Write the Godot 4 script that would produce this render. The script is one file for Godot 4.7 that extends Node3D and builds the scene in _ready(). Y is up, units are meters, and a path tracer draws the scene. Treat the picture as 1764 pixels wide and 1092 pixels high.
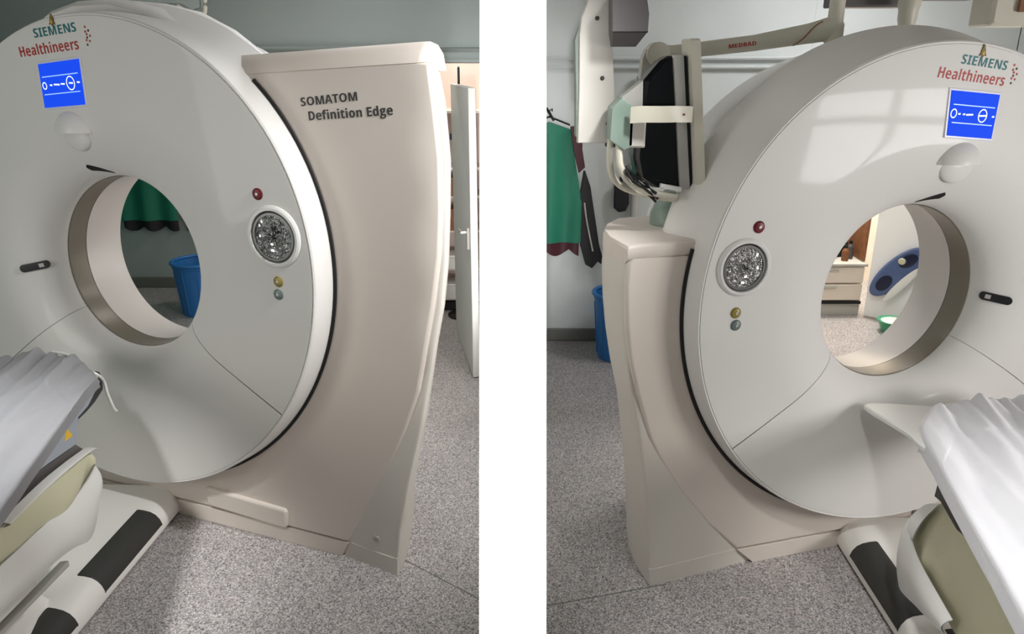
extends Node3D

const CAM_Y := 1.988
# strength of each lamp
const LE := {"window": 5.7, "front": 2.7, "spot": 3.9, "pa": 0.2, "pb": 0.2, "pc": 1.0, "pd": 1.8, "s2": 5.5, "s3": 2.5, "part": 0.8}
var M := {}
var used := {}
var rng := RandomNumberGenerator.new()

# ------------------------------------------------------------------ mesh builder
class MB:
	var v := PackedVector3Array()
	var t := PackedInt32Array()
	func add(p: Vector3) -> int:
		v.append(p); return v.size() - 1
	func tri(a: int, b: int, c: int):
		t.append(a); t.append(b); t.append(c)
	func quad(a: int, b: int, c: int, d: int):
		tri(a, b, c); tri(a, c, d)
	# rows of points, each the same length
	func grid(rows: Array, closed_u := false, closed_v := false):
		var n: int = rows[0].size()
		var base := v.size()
		for r in rows:
			for p in r: v.append(p)
		var nr := rows.size()
		for j in (nr if closed_v else nr - 1):
			for i in (n if closed_u else n - 1):
				var a := base + j * n + i
				var b := base + j * n + (i + 1) % n
				var c := base + ((j + 1) % nr) * n + (i + 1) % n
				var d := base + ((j + 1) % nr) * n + i
				quad(a, b, c, d)
	# closed rings lofted, ends capped with a fan or a triangulation
	func loft(rings: Array, cap0 := true, cap1 := true):
		grid(rings, true)
		if cap0: cap(rings[0])
		if cap1: cap(rings[rings.size() - 1])
	func cap(ring):
		var n: int = ring.size()
		var c := Vector3.ZERO
		for p in ring: c += p
		c /= n
		var nm := Vector3.ZERO
		for i in n: nm += (ring[i] - c).cross(ring[(i + 1) % n] - c)
		if nm.length() < 1e-12: return
		nm = nm.normalized()
		var ax := nm.cross(Vector3.UP if absf(nm.y) < .8 else Vector3.RIGHT).normalized()
		var ay := nm.cross(ax)
		var q := PackedVector2Array()
		for p in ring: q.append(Vector2((p - c).dot(ax), (p - c).dot(ay)))
		var id := Geometry2D.triangulate_polygon(q)
		var base := v.size()
		for p in ring: v.append(p)
		if id.is_empty():
			var m := add(c)
			for i in n: tri(base + i, base + (i + 1) % n, m)
		else:
			for i in range(0, id.size(), 3): tri(base + id[i], base + id[i + 1], base + id[i + 2])
	func box(c: Vector3, s: Vector3, bev := .004, b := Basis.IDENTITY):
		var h := s / 2.0
		bev = minf(bev, minf(h.x, minf(h.y, h.z)) * .8)
		var rings := []
		for k in 4:
			var z: float = [-h.z, -h.z + bev, h.z - bev, h.z][k]
			var e: float = bev if k == 0 or k == 3 else 0.0
			var x := h.x - e; var y := h.y - e
			var q := bev * .6
			var r := PackedVector3Array()
			for p in [Vector2(x, y - q), Vector2(x - q, y), Vector2(-x + q, y), Vector2(-x, y - q), Vector2(-x, -y + q), Vector2(-x + q, -y), Vector2(x - q, -y), Vector2(x, -y + q)]:
				r.append(c + b * Vector3(p.x, p.y, z))
			rings.append(r)
		loft(rings)
	static func inset(poly: PackedVector2Array, d: float) -> PackedVector2Array:
		var n := poly.size()
		var area := 0.0
		for i in n: area += poly[i].cross(poly[(i + 1) % n])
		var sg := signf(area)
		var out := PackedVector2Array()
		for i in n:
			var a := (poly[i] - poly[(i + n - 1) % n]).normalized()
			var b := (poly[(i + 1) % n] - poly[i]).normalized()
			var na := Vector2(-a.y, a.x) * sg
			var nb := Vector2(-b.y, b.x) * sg
			var m := na + nb
			var l := m.length_squared()
			m = (na if l < .05 else m * 2.0 / l)
			if m.length() > 2.0: m = m.normalized() * 2.0
			out.append(poly[i] + m * d)
		return out
	# polygon in a plane, thickness from z0 (back) to z1 (front), bevel on the front (and back)
	func extrude(poly: PackedVector2Array, z0: float, z1: float, bev := .003, xf := Transform3D.IDENTITY, steps := 2):
		var rings := []
		var lev := []
		for k in steps + 1:
			var a := PI / 2 * k / steps
			lev.append([bev * (1 - sin(a)), z0 + bev * (1 - cos(a))])
		for k in steps + 1:
			var a := PI / 2 * (steps - k) / steps
			lev.append([bev * (1 - sin(a)), z1 - bev * (1 - cos(a))])
		for l in lev:
			var q := MB.inset(poly, l[0]) if l[0] > 1e-6 else poly
			var r := PackedVector3Array()
			for p in q: r.append(xf * Vector3(p.x, p.y, l[1]))
			rings.append(r)
		loft(rings)
	func tube(path: Array, r: float, sides := 10, flat := 1.0):
		var rings := []
		var up := Vector3.UP
		for i in path.size():
			var a: Vector3 = path[maxi(i - 1, 0)]
			var b: Vector3 = path[mini(i + 1, path.size() - 1)]
			var d := (b - a).normalized()
			var s := d.cross(up)
			if s.length() < .05: s = d.cross(Vector3.RIGHT)
			s = s.normalized()
			var w := s.cross(d)
			var ring := PackedVector3Array()
			for k in sides:
				var an := TAU * k / sides
				ring.append(path[i] + s * cos(an) * r * flat + w * sin(an) * r)
			rings.append(ring)
		loft(rings)
	# profile of Vector2(radius, height) about the axis xf.y
	func lathe(prof: Array, xf := Transform3D.IDENTITY, n := 32, caps := true):
		var rings := []
		for p in prof:
			var ring := PackedVector3Array()
			for k in n:
				var a := TAU * k / n
				ring.append(xf * Vector3(p.x * cos(a), p.y, p.x * sin(a)))
			rings.append(ring)
		loft(rings, caps and prof[0].x > .001, caps and prof[prof.size() - 1].x > .001)
	func build(thr_deg := 38.0) -> ArrayMesh:
		var nt := t.size() / 3
		var vol := 0.0
		var cen := Vector3.ZERO
		for p in v: cen += p
		cen /= maxf(v.size(), 1)
		for i in nt:
			vol += (v[t[i * 3]] - cen).dot((v[t[i * 3 + 1]] - cen).cross(v[t[i * 3 + 2]] - cen))
		# Godot fronts run clockwise: outward faces have a negative volume here
		var flip := vol > 0
		var fn := PackedVector3Array(); fn.resize(nt)
		var at := {}
		var keys := PackedInt64Array(); keys.resize(v.size())
		for i in v.size():
			var q := (v[i] * 8000.0).round()
			keys[i] = (int(q.x) + 200000) * 1000003 * 7 + (int(q.y) + 200000) * 100003 * 5 + (int(q.z) + 200000)
		for i in nt:
			var a := t[i * 3]; var b := t[i * 3 + 1]; var c := t[i * 3 + 2]
			if flip:
				t[i * 3 + 1] = c; t[i * 3 + 2] = b
				var s := b; b = c; c = s
			fn[i] = (v[c] - v[a]).cross(v[b] - v[a])
			for k in [a, b, c]:
				if not at.has(keys[k]): at[keys[k]] = PackedInt32Array()
				at[keys[k]].append(i)
		var th := cos(deg_to_rad(thr_deg))
		var pv := PackedVector3Array(); var pn := PackedVector3Array()
		for i in nt:
			if fn[i].length_squared() < 1e-22: continue
			var f := fn[i].normalized()
			for k in 3:
				var id := t[i * 3 + k]
				var n := Vector3.ZERO
				for j in at[keys[id]]:
					var g := fn[j]
					if g.length_squared() > 1e-22 and g.normalized().dot(f) > th: n += g
				pv.append(v[id]); pn.append(n.normalized())
		var arr := []
		arr.resize(Mesh.ARRAY_MAX)
		arr[Mesh.ARRAY_VERTEX] = pv; arr[Mesh.ARRAY_NORMAL] = pn
		var m := ArrayMesh.new()
		m.add_surface_from_arrays(Mesh.PRIMITIVE_TRIANGLES, arr)
		return m

# ------------------------------------------------------------------ node helpers
func numbered(n: String) -> String:
	if not used.has(n):
		used[n] = 0
		return n
	used[n] += 1
	return "%s_%03d" % [n, used[n]]

func thing(called: String, label: String, category: String, at := Vector3.ZERO, yaw := 0.0, group := "") -> Node3D:
	var o := Node3D.new()
	o.name = numbered(called)
	add_child(o)
	o.position = at; o.rotation.y = yaw
	o.set_meta("label", label); o.set_meta("category", category)
	if group != "": o.set_meta("group", group)
	return o

func part(called: String, mb: MB, m: Material, parent: Node3D, thr := 38.0, label := "") -> MeshInstance3D:
	var o := MeshInstance3D.new()
	o.mesh = mb.build(thr)
	o.mesh.surface_set_material(0, m)
	o.cast_shadow = GeometryInstance3D.SHADOW_CASTING_SETTING_ON
	o.name = called
	parent.add_child(o, true)
	if label != "": o.set_meta("label", label)
	return o

func struct(called: String, mb: MB, m: Material, label: String, category: String, thr := 30.0) -> MeshInstance3D:
	var o := part(called, mb, m, self, thr)
	o.set_meta("kind", "structure"); o.set_meta("label", label); o.set_meta("category", category)
	return o

func mat(c: Color, rough := .5, metal := 0.0, spec := .5) -> StandardMaterial3D:
	var m := StandardMaterial3D.new()
	m.albedo_color = c; m.roughness = rough; m.metallic = metal; m.metallic_specular = spec
	return m

func c8(r: float, g: float, b: float) -> Color:
	return Color(r / 255.0, g / 255.0, b / 255.0)

func glow(c: Color, e: float) -> StandardMaterial3D:
	var m := mat(c.darkened(.6), .3)
	m.emission_enabled = true; m.emission = c; m.emission_energy_multiplier = e
	return m

func noise_tex(size: int, freq: float, seed_: int, c0: Color, c1: Color, normal := false, bump := 4.0) -> NoiseTexture2D:
	var n := FastNoiseLite.new()
	n.seed = seed_; n.frequency = freq; n.fractal_octaves = 4
	var t := NoiseTexture2D.new()
	t.width = size; t.height = size; t.seamless = true; t.noise = n
	if normal:
		t.as_normal_map = true; t.bump_strength = bump
	else:
		var g := Gradient.new()
		g.set_color(0, c0); g.set_color(1, c1)
		t.color_ramp = g
	return t

func tri_uv(m: StandardMaterial3D, s: float, world := true):
	m.uv1_triplanar = true; m.uv1_world_triplanar = world
	m.uv1_scale = Vector3(s, s, s)

func lerp_table(x: float, xs: Array, ys: Array) -> float:
	if x <= xs[0]: return ys[0]
	for i in xs.size() - 1:
		if x <= xs[i + 1]:
			return lerpf(ys[i], ys[i + 1], (x - xs[i]) / (xs[i + 1] - xs[i]))
	return ys[ys.size() - 1]

func curve_pts(pts: Array, n: int) -> Array:
	var out := []
	var k := pts.size()
	for i in k - 1:
		var p0 = pts[maxi(i - 1, 0)]; var p1 = pts[i]; var p2 = pts[i + 1]; var p3 = pts[mini(i + 2, k - 1)]
		for j in n:
			var s := float(j) / n
			out.append(p1.cubic_interpolate(p2, p0, p3, s))
	out.append(pts[k - 1])
	return out

func text(called: String, s: String, p0: Vector2, p1: Vector2, z: float, cap: float, m: Material, parent: Node3D, slant := 0.0):
	var f := SystemFont.new()
	f.font_names = PackedStringArray(["Droid Sans"])
	f.font_weight = 700
	var tm := TextMesh.new()
	tm.text = s; tm.font = f; tm.font_size = 64; tm.pixel_size = .001; tm.depth = .002
	tm.horizontal_alignment = HORIZONTAL_ALIGNMENT_LEFT
	tm.vertical_alignment = VERTICAL_ALIGNMENT_BOTTOM
	tm.material = m
	var bb := tm.get_aabb()
	var ref := TextMesh.new()
	ref.text = "H"; ref.font = f; ref.font_size = 64; ref.pixel_size = .001; ref.depth = .002
	ref.vertical_alignment = VERTICAL_ALIGNMENT_BOTTOM
	var rb := ref.get_aabb()
	var sx := (p1 - p0).length() / bb.size.x
	var sy := cap / rb.size.y
	var a := (p1 - p0).angle()
	var o := MeshInstance3D.new()
	o.mesh = tm; o.name = called
	var bx := Vector3(cos(a), sin(a), 0) * sx
	var by := Vector3(-sin(a + slant), cos(a + slant), 0) * sy
	var b := Basis(bx, by, Vector3(0, 0, 1))
	o.transform = Transform3D(b, Vector3(p0.x, p0.y, z) - b * Vector3(bb.position.x, rb.position.y, 0))
	parent.add_child(o, true)

# ------------------------------------------------------------------ materials
func make_materials():
	var fn := noise_tex(256, .02, 3, Color.WHITE, Color.WHITE, true, .6)
	M.cover = mat(c8(226, 224, 220), .5, 0.0, .4)
	M.cover.clearcoat_enabled = true; M.cover.clearcoat = .15; M.cover.clearcoat_roughness = .06
	M.panel = mat(c8(219, 209, 199), .48)
	M.panel.normal_enabled = true; M.panel.normal_texture = fn; M.panel.normal_scale = .12
	tri_uv(M.panel, 9.0)
	M.body = mat(c8(213, 207, 198), .5)
	M.scan = mat(c8(134, 126, 112), .34, .15)
	M.liner = mat(c8(224, 218, 212), .35)
	M.gasket = mat(c8(22, 20, 18), .7)
	M.dark = mat(c8(40, 40, 42), .5)
	M.black = mat(c8(14, 14, 17), .4)
	M.blackglass = mat(c8(6, 8, 14), .12)
	M.rubber = mat(c8(50, 50, 47), .6)
	M.rubber.normal_enabled = true; M.rubber.normal_texture = fn; M.rubber.normal_scale = .5
	tri_uv(M.rubber, 14.0)
	M.teal_ink = mat(c8(10, 108, 112), .5)
	M.red_ink = mat(c8(172, 44, 38), .5)
	M.black_ink = mat(c8(20, 18, 18), .5)
	M.olive = mat(c8(110, 96, 30), .5)
	M.screen = glow(c8(22, 74, 236), .8)
	M.screen.roughness = .6; M.screen.metallic_specular = .2
	M.screen_line = glow(c8(150, 190, 255), .9)
	M.screen_white = glow(c8(225, 240, 255), 1.1)
	M.screen_frame = mat(c8(225, 228, 235), .3)
	M.red = mat(c8(112, 24, 38), .4)
	M.yellow = mat(c8(148, 134, 66), .4)
	M.grey_button = mat(c8(108, 122, 120), .4)
	M.sign_yellow = mat(c8(238, 190, 50), .5)
	M.bezel = mat(c8(228, 228, 224), .22)
	M.foil = mat(c8(150, 150, 148), .2, .85)
	M.foil.normal_enabled = true
	M.foil.normal_texture = noise_tex(256, .03, 21, Color.WHITE, Color.WHITE, true, 12.0)
	tri_uv(M.foil, 7.0)
	M.foil2 = mat(c8(110, 110, 108), .35, .7)
	M.base = mat(c8(240, 237, 231), .38)
	M.alu = mat(c8(176, 184, 196), .35, .35)
	M.steel = mat(c8(186, 184, 178), .35, .3)
	M.sheet_shaded = mat(c8(142, 142, 145), .42)  # white sheet with its shade put into the grey colour
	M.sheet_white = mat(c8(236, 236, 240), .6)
	for k in ["sheet_shaded", "sheet_white"]:
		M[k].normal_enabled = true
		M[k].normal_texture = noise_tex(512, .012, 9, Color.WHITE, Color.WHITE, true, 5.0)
		M[k].normal_scale = .22 if k == "sheet_shaded" else .4
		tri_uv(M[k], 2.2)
	M.plastic_white = mat(c8(232, 231, 227), .35)
	M.plastic_cream = mat(c8(206, 203, 172), .45)
	M.plastic_cream.normal_enabled = true
	M.plastic_cream.normal_texture = fn; M.plastic_cream.normal_scale = .5
	tri_uv(M.plastic_cream, 3.0)
	M.arm = mat(c8(206, 202, 186), .4)
	M.grey_plate = mat(c8(190, 186, 178), .5)
	M.dark_box = mat(c8(92, 88, 88), .5)
	M.green_box = mat(c8(128, 146, 134), .4)
	M.wall = mat(c8(214, 218, 216), .8)
	M.wall.albedo_texture = noise_tex(256, .01, 5, c8(246, 246, 246), Color.WHITE)
	tri_uv(M.wall, .7)
	M.wall_grey = mat(c8(168, 176, 172), .75)
	M.wall_teal = mat(c8(80, 142, 140), .8)
	M.wall_white = mat(c8(246, 246, 245), .9)
	M.ceiling = mat(c8(190, 190, 187), .9)
	M.skirting = mat(c8(112, 112, 106), .5)
	M.pink = mat(c8(226, 204, 196), .8)
	M.beige = mat(c8(238, 224, 208), .6)
	M.wood = mat(c8(150, 98, 62), .6)
	M.wood.albedo_texture = noise_tex(256, .015, 8, c8(205, 195, 185), Color.WHITE)
	tri_uv(M.wood, 3.0)
	M.drawer = mat(c8(232, 228, 222), .5)
	M.door = mat(c8(222, 222, 216), .45)
	M.blue_bin = mat(c8(48, 118, 186), .38)
	M.navy = mat(c8(80, 98, 140), .2)
	M.navy_dark = mat(c8(22, 30, 56), .15)
	M.basin = mat(c8(70, 160, 120), .4)
	M.green = mat(c8(24, 118, 92), .62)
	M.green.normal_enabled = true
	M.green.normal_texture = fn; M.green.normal_scale = .5
	tri_uv(M.green, 5.0)
	M.maroon = mat(c8(70, 24, 34), .6)
	M.trim_black = mat(c8(22, 22, 24), .6)
	M.pane = glow(Color(1.0, .985, .98), .5)
	M.pane2 = glow(Color(.97, .99, 1.0), .2)
	M.lamp = glow(Color(1, .98, .95), 1.2)
	M.floor = mat(Color.WHITE, .42)
	M.floor.albedo_texture = floor_texture()
	tri_uv(M.floor, 1.0)

func floor_texture() -> ImageTexture:
	rng.seed = 77
	var n := 768
	var im := Image.create(n, n, false, Image.FORMAT_RGB8)
	im.fill(c8(170, 165, 162))
	var tones := [c8(114, 112, 112), c8(143, 136, 134), c8(196, 190, 188), c8(187, 173, 173), c8(156, 154, 156), c8(212, 208, 206), c8(98, 96, 96)]
	for i in 62000:
		var x := rng.randi_range(0, n - 3); var y := rng.randi_range(0, n - 3)
		im.fill_rect(Rect2i(x, y, rng.randi_range(2, 5), rng.randi_range(2, 5)), tones[rng.randi() % tones.size()])
	im.generate_mipmaps()
	return ImageTexture.create_from_image(im)

# ------------------------------------------------------------------ scanner
# shapes of the two scanners, in the scanner's own frame: x to the right of its front, y up, z out of the front
const SL := {"cy": 1.186, "Rf": .986, "Rb": .994, "d": .108, "r1": .374, "z1": -.137, "r2": .371, "z2": -.225, "r3": .397, "z3": -.434, "Rt": 1.031, "zt": -.229, "e": .0131, "b": .0473}
const SR := {"cy": 1.119, "Rf": .948, "Rb": .956, "d": .090, "r1": .359, "z1": -.149, "r2": .364, "z2": -.253, "r3": .401, "z3": -.466, "Rt": 1.004, "zt": -.224, "e": .0075, "b": -.025}
const RIGHT_EDGE := [Vector2(.978, .08), Vector2(1.065, .232), Vector2(1.181, .445), Vector2(1.277, .654), Vector2(1.339, .827), Vector2(1.372, .984), Vector2(1.412, 1.168), Vector2(1.444, 1.364), Vector2(1.455, 1.52), Vector2(1.457, 1.69), Vector2(1.442, 1.857), Vector2(1.426, 1.990), Vector2(.70, 1.952)]
const RIGHT_FLANK := [Vector2(1.215, .0), Vector2(1.240, .215), Vector2(1.285, .437), Vector2(1.345, .69), Vector2(1.380, .877), Vector2(1.405, 1.012), Vector2(1.436, 1.154), Vector2(1.457, 1.314), Vector2(1.468, 1.488), Vector2(1.475, 1.669), Vector2(1.461, 1.854), Vector2(1.434, 1.985), Vector2(.66, 1.945)]
const LEFT_EDGE := [Vector2(-.82, 1.345), Vector2(-1.182, 1.353), Vector2(-1.187, 1.246), Vector2(-1.178, 1.113), Vector2(-1.157, .975), Vector2(-1.122, .844), Vector2(-1.065, .662), Vector2(-1.020, .567), Vector2(-.926, .412), Vector2(-.777, .225), Vector2(-.632, .08)]
const LEFT_FLANK := [Vector2(-.80, 1.34), Vector2(-1.186, 1.352), Vector2(-1.193, 1.246), Vector2(-1.183, 1.113), Vector2(-1.164, .975), Vector2(-1.140, .84), Vector2(-1.105, .70), Vector2(-1.072, .464), Vector2(-1.048, .25), Vector2(-1.031, .0)]

func side_outline(right: Array, left: Array, sr: float, sl: float, cy: float, rtop: float) -> PackedVector2Array:
	var p := PackedVector2Array()
	for q in right: p.append(q * sr)
	var a0: float = atan2(right[right.size() - 1].y * sr - cy, right[right.size() - 1].x * sr)
	var a1: float = atan2(left[0].y * sl - cy, left[0].x * sl)
	for k in range(1, 12):
		var a := lerpf(a0, a1, k / 12.0)
		p.append(Vector2(cos(a) * rtop, cy + sin(a) * rtop))
	for q in left: p.append(q * sl)
	return p

func cast_outline(poly: PackedVector2Array, c: Vector2, angs: Array) -> Array:
	var out := []
	for a in angs:
		var d := Vector2(cos(a), sin(a))
		var best := 0.0
		for i in poly.size():
			var p := poly[i] - c; var e := poly[(i + 1) % poly.size()] - poly[i]
			var den := d.cross(e)
			if absf(den) < 1e-9: continue
			var tt := p.cross(e) / den
			var s := p.cross(d) / den
			if tt > 0 and s >= -1e-6 and s <= 1 + 1e-6: best = maxf(best, tt)
		out.append(best)
	return out

func em(g: Dictionary, r: float, a: float, z: float) -> Vector3:
	var c := r * cos(a); var s := r * sin(a)
	return Vector3(c * (1 + g.e) + g.b * s, g.cy + s * (1 - g.e) + g.b * c, z)

func spin(g: Dictionary, prof: Array, a0 := 0.0, a1 := TAU, n := 144) -> MB:
	var mb := MB.new()
	var full := a1 - a0 > TAU - .001
	var rows := []
	for p in prof:
		var row := PackedVector3Array()
		for k in (n if full else n + 1):
			row.append(em(g, p.x, a0 + (a1 - a0) * k / n, p.y))
		rows.append(row)
	mb.grid(rows, full)
	return mb

# the lower corners of the housing stand a little forward
func lean(q: Vector2) -> float:
	return .040 * clampf((absf(q.x) - (.90 if q.x > 0 else .55)) / (.28 if q.x > 0 else .45), 0, 1) * clampf(1.0 - q.y / .9, 0, 1)

func face_z(g: Dictionary, x: float, y: float) -> float:
	var r := Vector2(x, y - g.cy).length()
	if r > .66: return 0.0
	var q: float = clampf(1.0 - (r - g.r1) / (.66 - g.r1), -1, 1)
	return g.z1 * (1.0 - sqrt(1 - q * q))

func scanner(g: Dictionary, at: Vector3, yaw: float, label: String, sr: float, sl: float, f: Dictionary) -> Node3D:
	var o := thing("ct_scanner", label, "scanner", at, yaw)
	var d: float = g.d
	var c := Vector2(0, g.cy)
	# the housing behind the ring
	var angs := []
	var N := 480
	for k in N: angs.append(TAU * k / N)
	var pb := side_outline(RIGHT_FLANK, LEFT_FLANK, sr, sl, g.cy, .93 * sr)
	var rb := cast_outline(pb, c, angs)
	var mb := MB.new()
	var rows := []
	for l in [[0, -d - .020, .86], [3, -d - .020, .55], [3, -d - .020, .80], [1, -d - .020, -.016], [1, -d - .024, -.006], [1, -d - .036, 0.0], [2, -.20, .985, 1.0], [2, -.32, .945, .985], [2, -.45, .90, .95], [2, -.57, .85, .905], [2, -.66, .80, .86], [2, -.71, .74, .80], [0, -.715, .80]]:
		var row := PackedVector3Array()
		for k in N:
			var dr := Vector2(cos(angs[k]), sin(angs[k]))
			var q: Vector2 = c + dr * rb[k]
			if l[0] == 0: q = c + dr * l[2] * sr
			elif l[0] == 3: q = c + dr * lerpf(.86 * sr, rb[k], l[2])
			elif l[0] == 1: q = c + dr * (rb[k] + l[2])
			else: q = Vector2(q.x * (l[2] if q.x > 0 else l[3] - .05 * (1 - l[3]) / .15 * clampf(1.0 - q.y, 0, 1)), q.y)
			row.append(Vector3(q.x, q.y, l[1] + (0.0 if l[0] == 2 else lean(q))))
		rows.append(row)
	mb.grid(rows, true)
	part("housing", mb, M.body, o)
	# curved front side panel
	var pa := side_outline(RIGHT_EDGE, LEFT_EDGE, sr, sl, g.cy, .93 * sr)
	var ra := cast_outline(pa, c, angs)
	mb = MB.new()
	rows = []
	for l in [[0, -d, .86], [1, -d, -.014], [1, -d - .0025, -.007], [1, -d - .007, -.002], [1, -d - .014, 0.0], [1, -d - .045, 0.0]]:
		var row := PackedVector3Array()
		for k in N:
			var dr := Vector2(cos(angs[k]), sin(angs[k]))
			var q: Vector2 = c + dr * (l[2] * sr if l[0] == 0 else ra[k] + l[2])
			row.append(Vector3(q.x, q.y, l[1]))
		rows.append(row)
	mb.grid(rows, true)
	var panel := part("side_panel", mb, M.panel, o)
	# kick strips below the panel and the flanks
	mb = MB.new()
	mb.extrude(PackedVector2Array([Vector2(-.548 * sl, .0), Vector2(.934 * sr, .0), Vector2(.975 * sr, .076), Vector2(-.628 * sl, .076)]), -d - .03, -d - .001, .003)
	part("kick_strip", mb, M.panel, o)
	for w in [[.94 * sr, .986 * sr, 1.2145 * sr, 1.2195 * sr], [-.552 * sl, -.634 * sl, -1.030 * sl, -1.035 * sl]]:
		mb = MB.new()
		rows = []
		for i in 9:
			var u := i / 8.0
			var x0 := lerpf(w[0], w[2], u); var x1 := lerpf(w[1], w[3], u)
			var z0 := -d - .020 + lean(Vector2(x0, 0)); var z1 := -d - .020 + lean(Vector2(x1, .077))
			rows.append(PackedVector3Array([Vector3(x0, 0, z0 + .0015), Vector3(x1, .075, z1 + .0015), Vector3(x1, .077, z1 - .001), Vector3(x1, .077, z1 - .03), Vector3(x0, 0, z0 - .03)]))
		mb.loft(rows)
		part("kick_strip", mb, M.body, o)
	# caps on the two shoulders
	mb = MB.new()
	rows = []
	for l in [[.62, 1.0, 0.0], [1.385, 1.0, 0.0], [1.412, .8, .006], [1.430, .35, .016]]:
		var y0: float = (1.947 + (l[0] - .62) * .0545) * sr
		var h: float = .062 * l[1]
		var r := PackedVector3Array()
		for q in [Vector2(-d - l[2], -.002), Vector2(-d - .012 - l[2], h * .4), Vector2(-d - .05 - l[2], h), Vector2(-d - .1, h * 1.03), Vector2(-.21, h * 1.03), Vector2(-.23, -.03), Vector2(-d - .02, -.03)]:
			r.append(Vector3(l[0] * sr, y0 + q.y, q.x))
		rows.append(r)
	mb.loft(rows)
	part("shoulder_cap", mb, M.panel, o, 50)
	mb = MB.new()
	rows = []
	for l in [[-1.188, -.20, .030], [-1.184, -.26, .042], [-1.165, -.35, .046], [-1.12, -.44, .047], [-1.04, -.52, .047], [-.72, -.54, .047]]:
		var y0: float = (1.353 + (l[0] + 1.182) * .02) * sl
		var r := PackedVector3Array()
		for q in [Vector2(-d, 0), Vector2(-d, l[2] - .012), Vector2(-d - .004, l[2] - .004), Vector2(-d - .014, l[2]), Vector2(l[1], l[2]), Vector2(l[1] - .02, l[2] - .02), Vector2(l[1] - .02, -.02), Vector2(-d - .02, -.02)]:
			r.append(Vector3(l[0] * sl, y0 + q.y, q.x))
		rows.append(r)
	mb.loft(rows)
	part("shoulder_cap", mb, M.panel, o, 50)
	# ring: front covers, rim, gasket, bore
	var prof := []
	for k in 17:
		var a := PI / 2 * k / 16
		prof.append(Vector2(g.r1 + (.66 - g.r1) * (1 - cos(a)), g.z1 * (1 - sin(a))))
	prof.append(Vector2(.80, .001)); prof.append(Vector2(g.Rf - .03, 0)); prof.append(Vector2(g.Rf - .013, -.001)); prof.append(Vector2(g.Rf - .012, -.012))
	var s0 := deg_to_rad(-34.0); var s1 := deg_to_rad(214.5)
	var back := [Vector2(g.Rf - .02, -.02), Vector2(.64, -.02)]
	part("front_cover", spin(g, prof, s0 + .002, s1 - .002, 120), M.cover, o)
	part("lower_front_cover", spin(g, prof, s1 + .002, TAU + s0 - .002, 60), M.cover, o)
	part("rim_band", spin(g, [Vector2(g.Rf - .012, -.003), Vector2(g.Rf - .006, -.001), Vector2(g.Rf - .001, -.006), Vector2(g.Rf, -.014), Vector2(g.Rb, -d), Vector2(g.Rt, g.zt), Vector2(g.Rt - .002, g.zt - .02), Vector2(g.Rt - .012, g.zt - .05), Vector2(g.Rt - .04, g.zt - .10), Vector2(.93, -.55), Vector2(.88, -.64), Vector2(.79, -.718)]), M.cover, o)
	mb = MB.new()
	rows = []
	for k in 8:
		var a := TAU * k / 8
		var row := PackedVector3Array()
		for i in 145: row.append(em(g, g.Rb + .006 + cos(a) * .007, deg_to_rad(lerpf(166.0, 406.0, i / 144.0)), -d + .002 + sin(a) * .006))
		rows.append(row)
	mb.grid(rows, false, true)
	part("gasket", mb, M.gasket, o)
	part("scan_ring", spin(g, [Vector2(g.r1 - .001, g.z1 + .002), Vector2(g.r1 - .004, g.z1 - .004), Vector2(g.r2 - .003, g.z2 + .004), Vector2(g.r2, g.z2)]), M.scan, o)
	part("bore_liner", spin(g, [Vector2(g.r2 - .002, g.z2), Vector2(g.r2, g.z2 - .006), Vector2(lerpf(g.r2, g.r3, .4), g.z2 - .09), Vector2(g.r3, g.z3), Vector2(g.r3 + .010, g.z3 - .010), Vector2(g.r3 + .10, g.z3 - .075), Vector2(g.r3 + .26, g.z3 - .18), Vector2(.80, -.715)]), M.liner, o)
	if f.has("hood"):
		mb = MB.new()
		rows = []
		for a in [58.0, 66.0, 76.0, 86.0, 96.0, 104.0, 107.5, 109.0]:
			var top := lerp_table(a, [58.0, 76.0, 92.0, 104.0, 107.5, 109.0], [.98, 1.02, 1.045, 1.045, 1.03, .99])
			var r := PackedVector3Array()
			for q in [Vector2(.97, -.10), Vector2(top - .02, -.10), Vector2(top, -.13), Vector2(top, -.38), Vector2(.97, -.40)]:
				r.append(em(g, q.x, deg_to_rad(a), q.y))
			rows.append(r)
		mb.loft(rows)
		part("top_hood", mb, M.cover, o, 45)
	# blue display
	var q4: Array = f.screen
	var poly := PackedVector2Array(q4)
	mb = MB.new(); mb.extrude(MB.inset(poly, -.008), -.01, .005, .003)
	var fr := part("display_frame", mb, M.screen_frame, o)
	mb = MB.new(); mb.extrude(poly, .0, .008, .002)
	var scr := part("display_screen", mb, M.screen, o, 38, "lit blue status display")
	for v in [.30, .70]:
		mb = MB.new()
		var a: Vector2 = q4[0].lerp(q4[3], v); var b: Vector2 = q4[1].lerp(q4[2], v)
		var n := (b - a).normalized().orthogonal() * .0018
		mb.extrude(PackedVector2Array([a.lerp(b, .06) + n, a.lerp(b, .94) + n, a.lerp(b, .94) - n, a.lerp(b, .06) - n]), .007, .009, .0004)
		part("display_line", mb, M.screen_line, scr)
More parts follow.
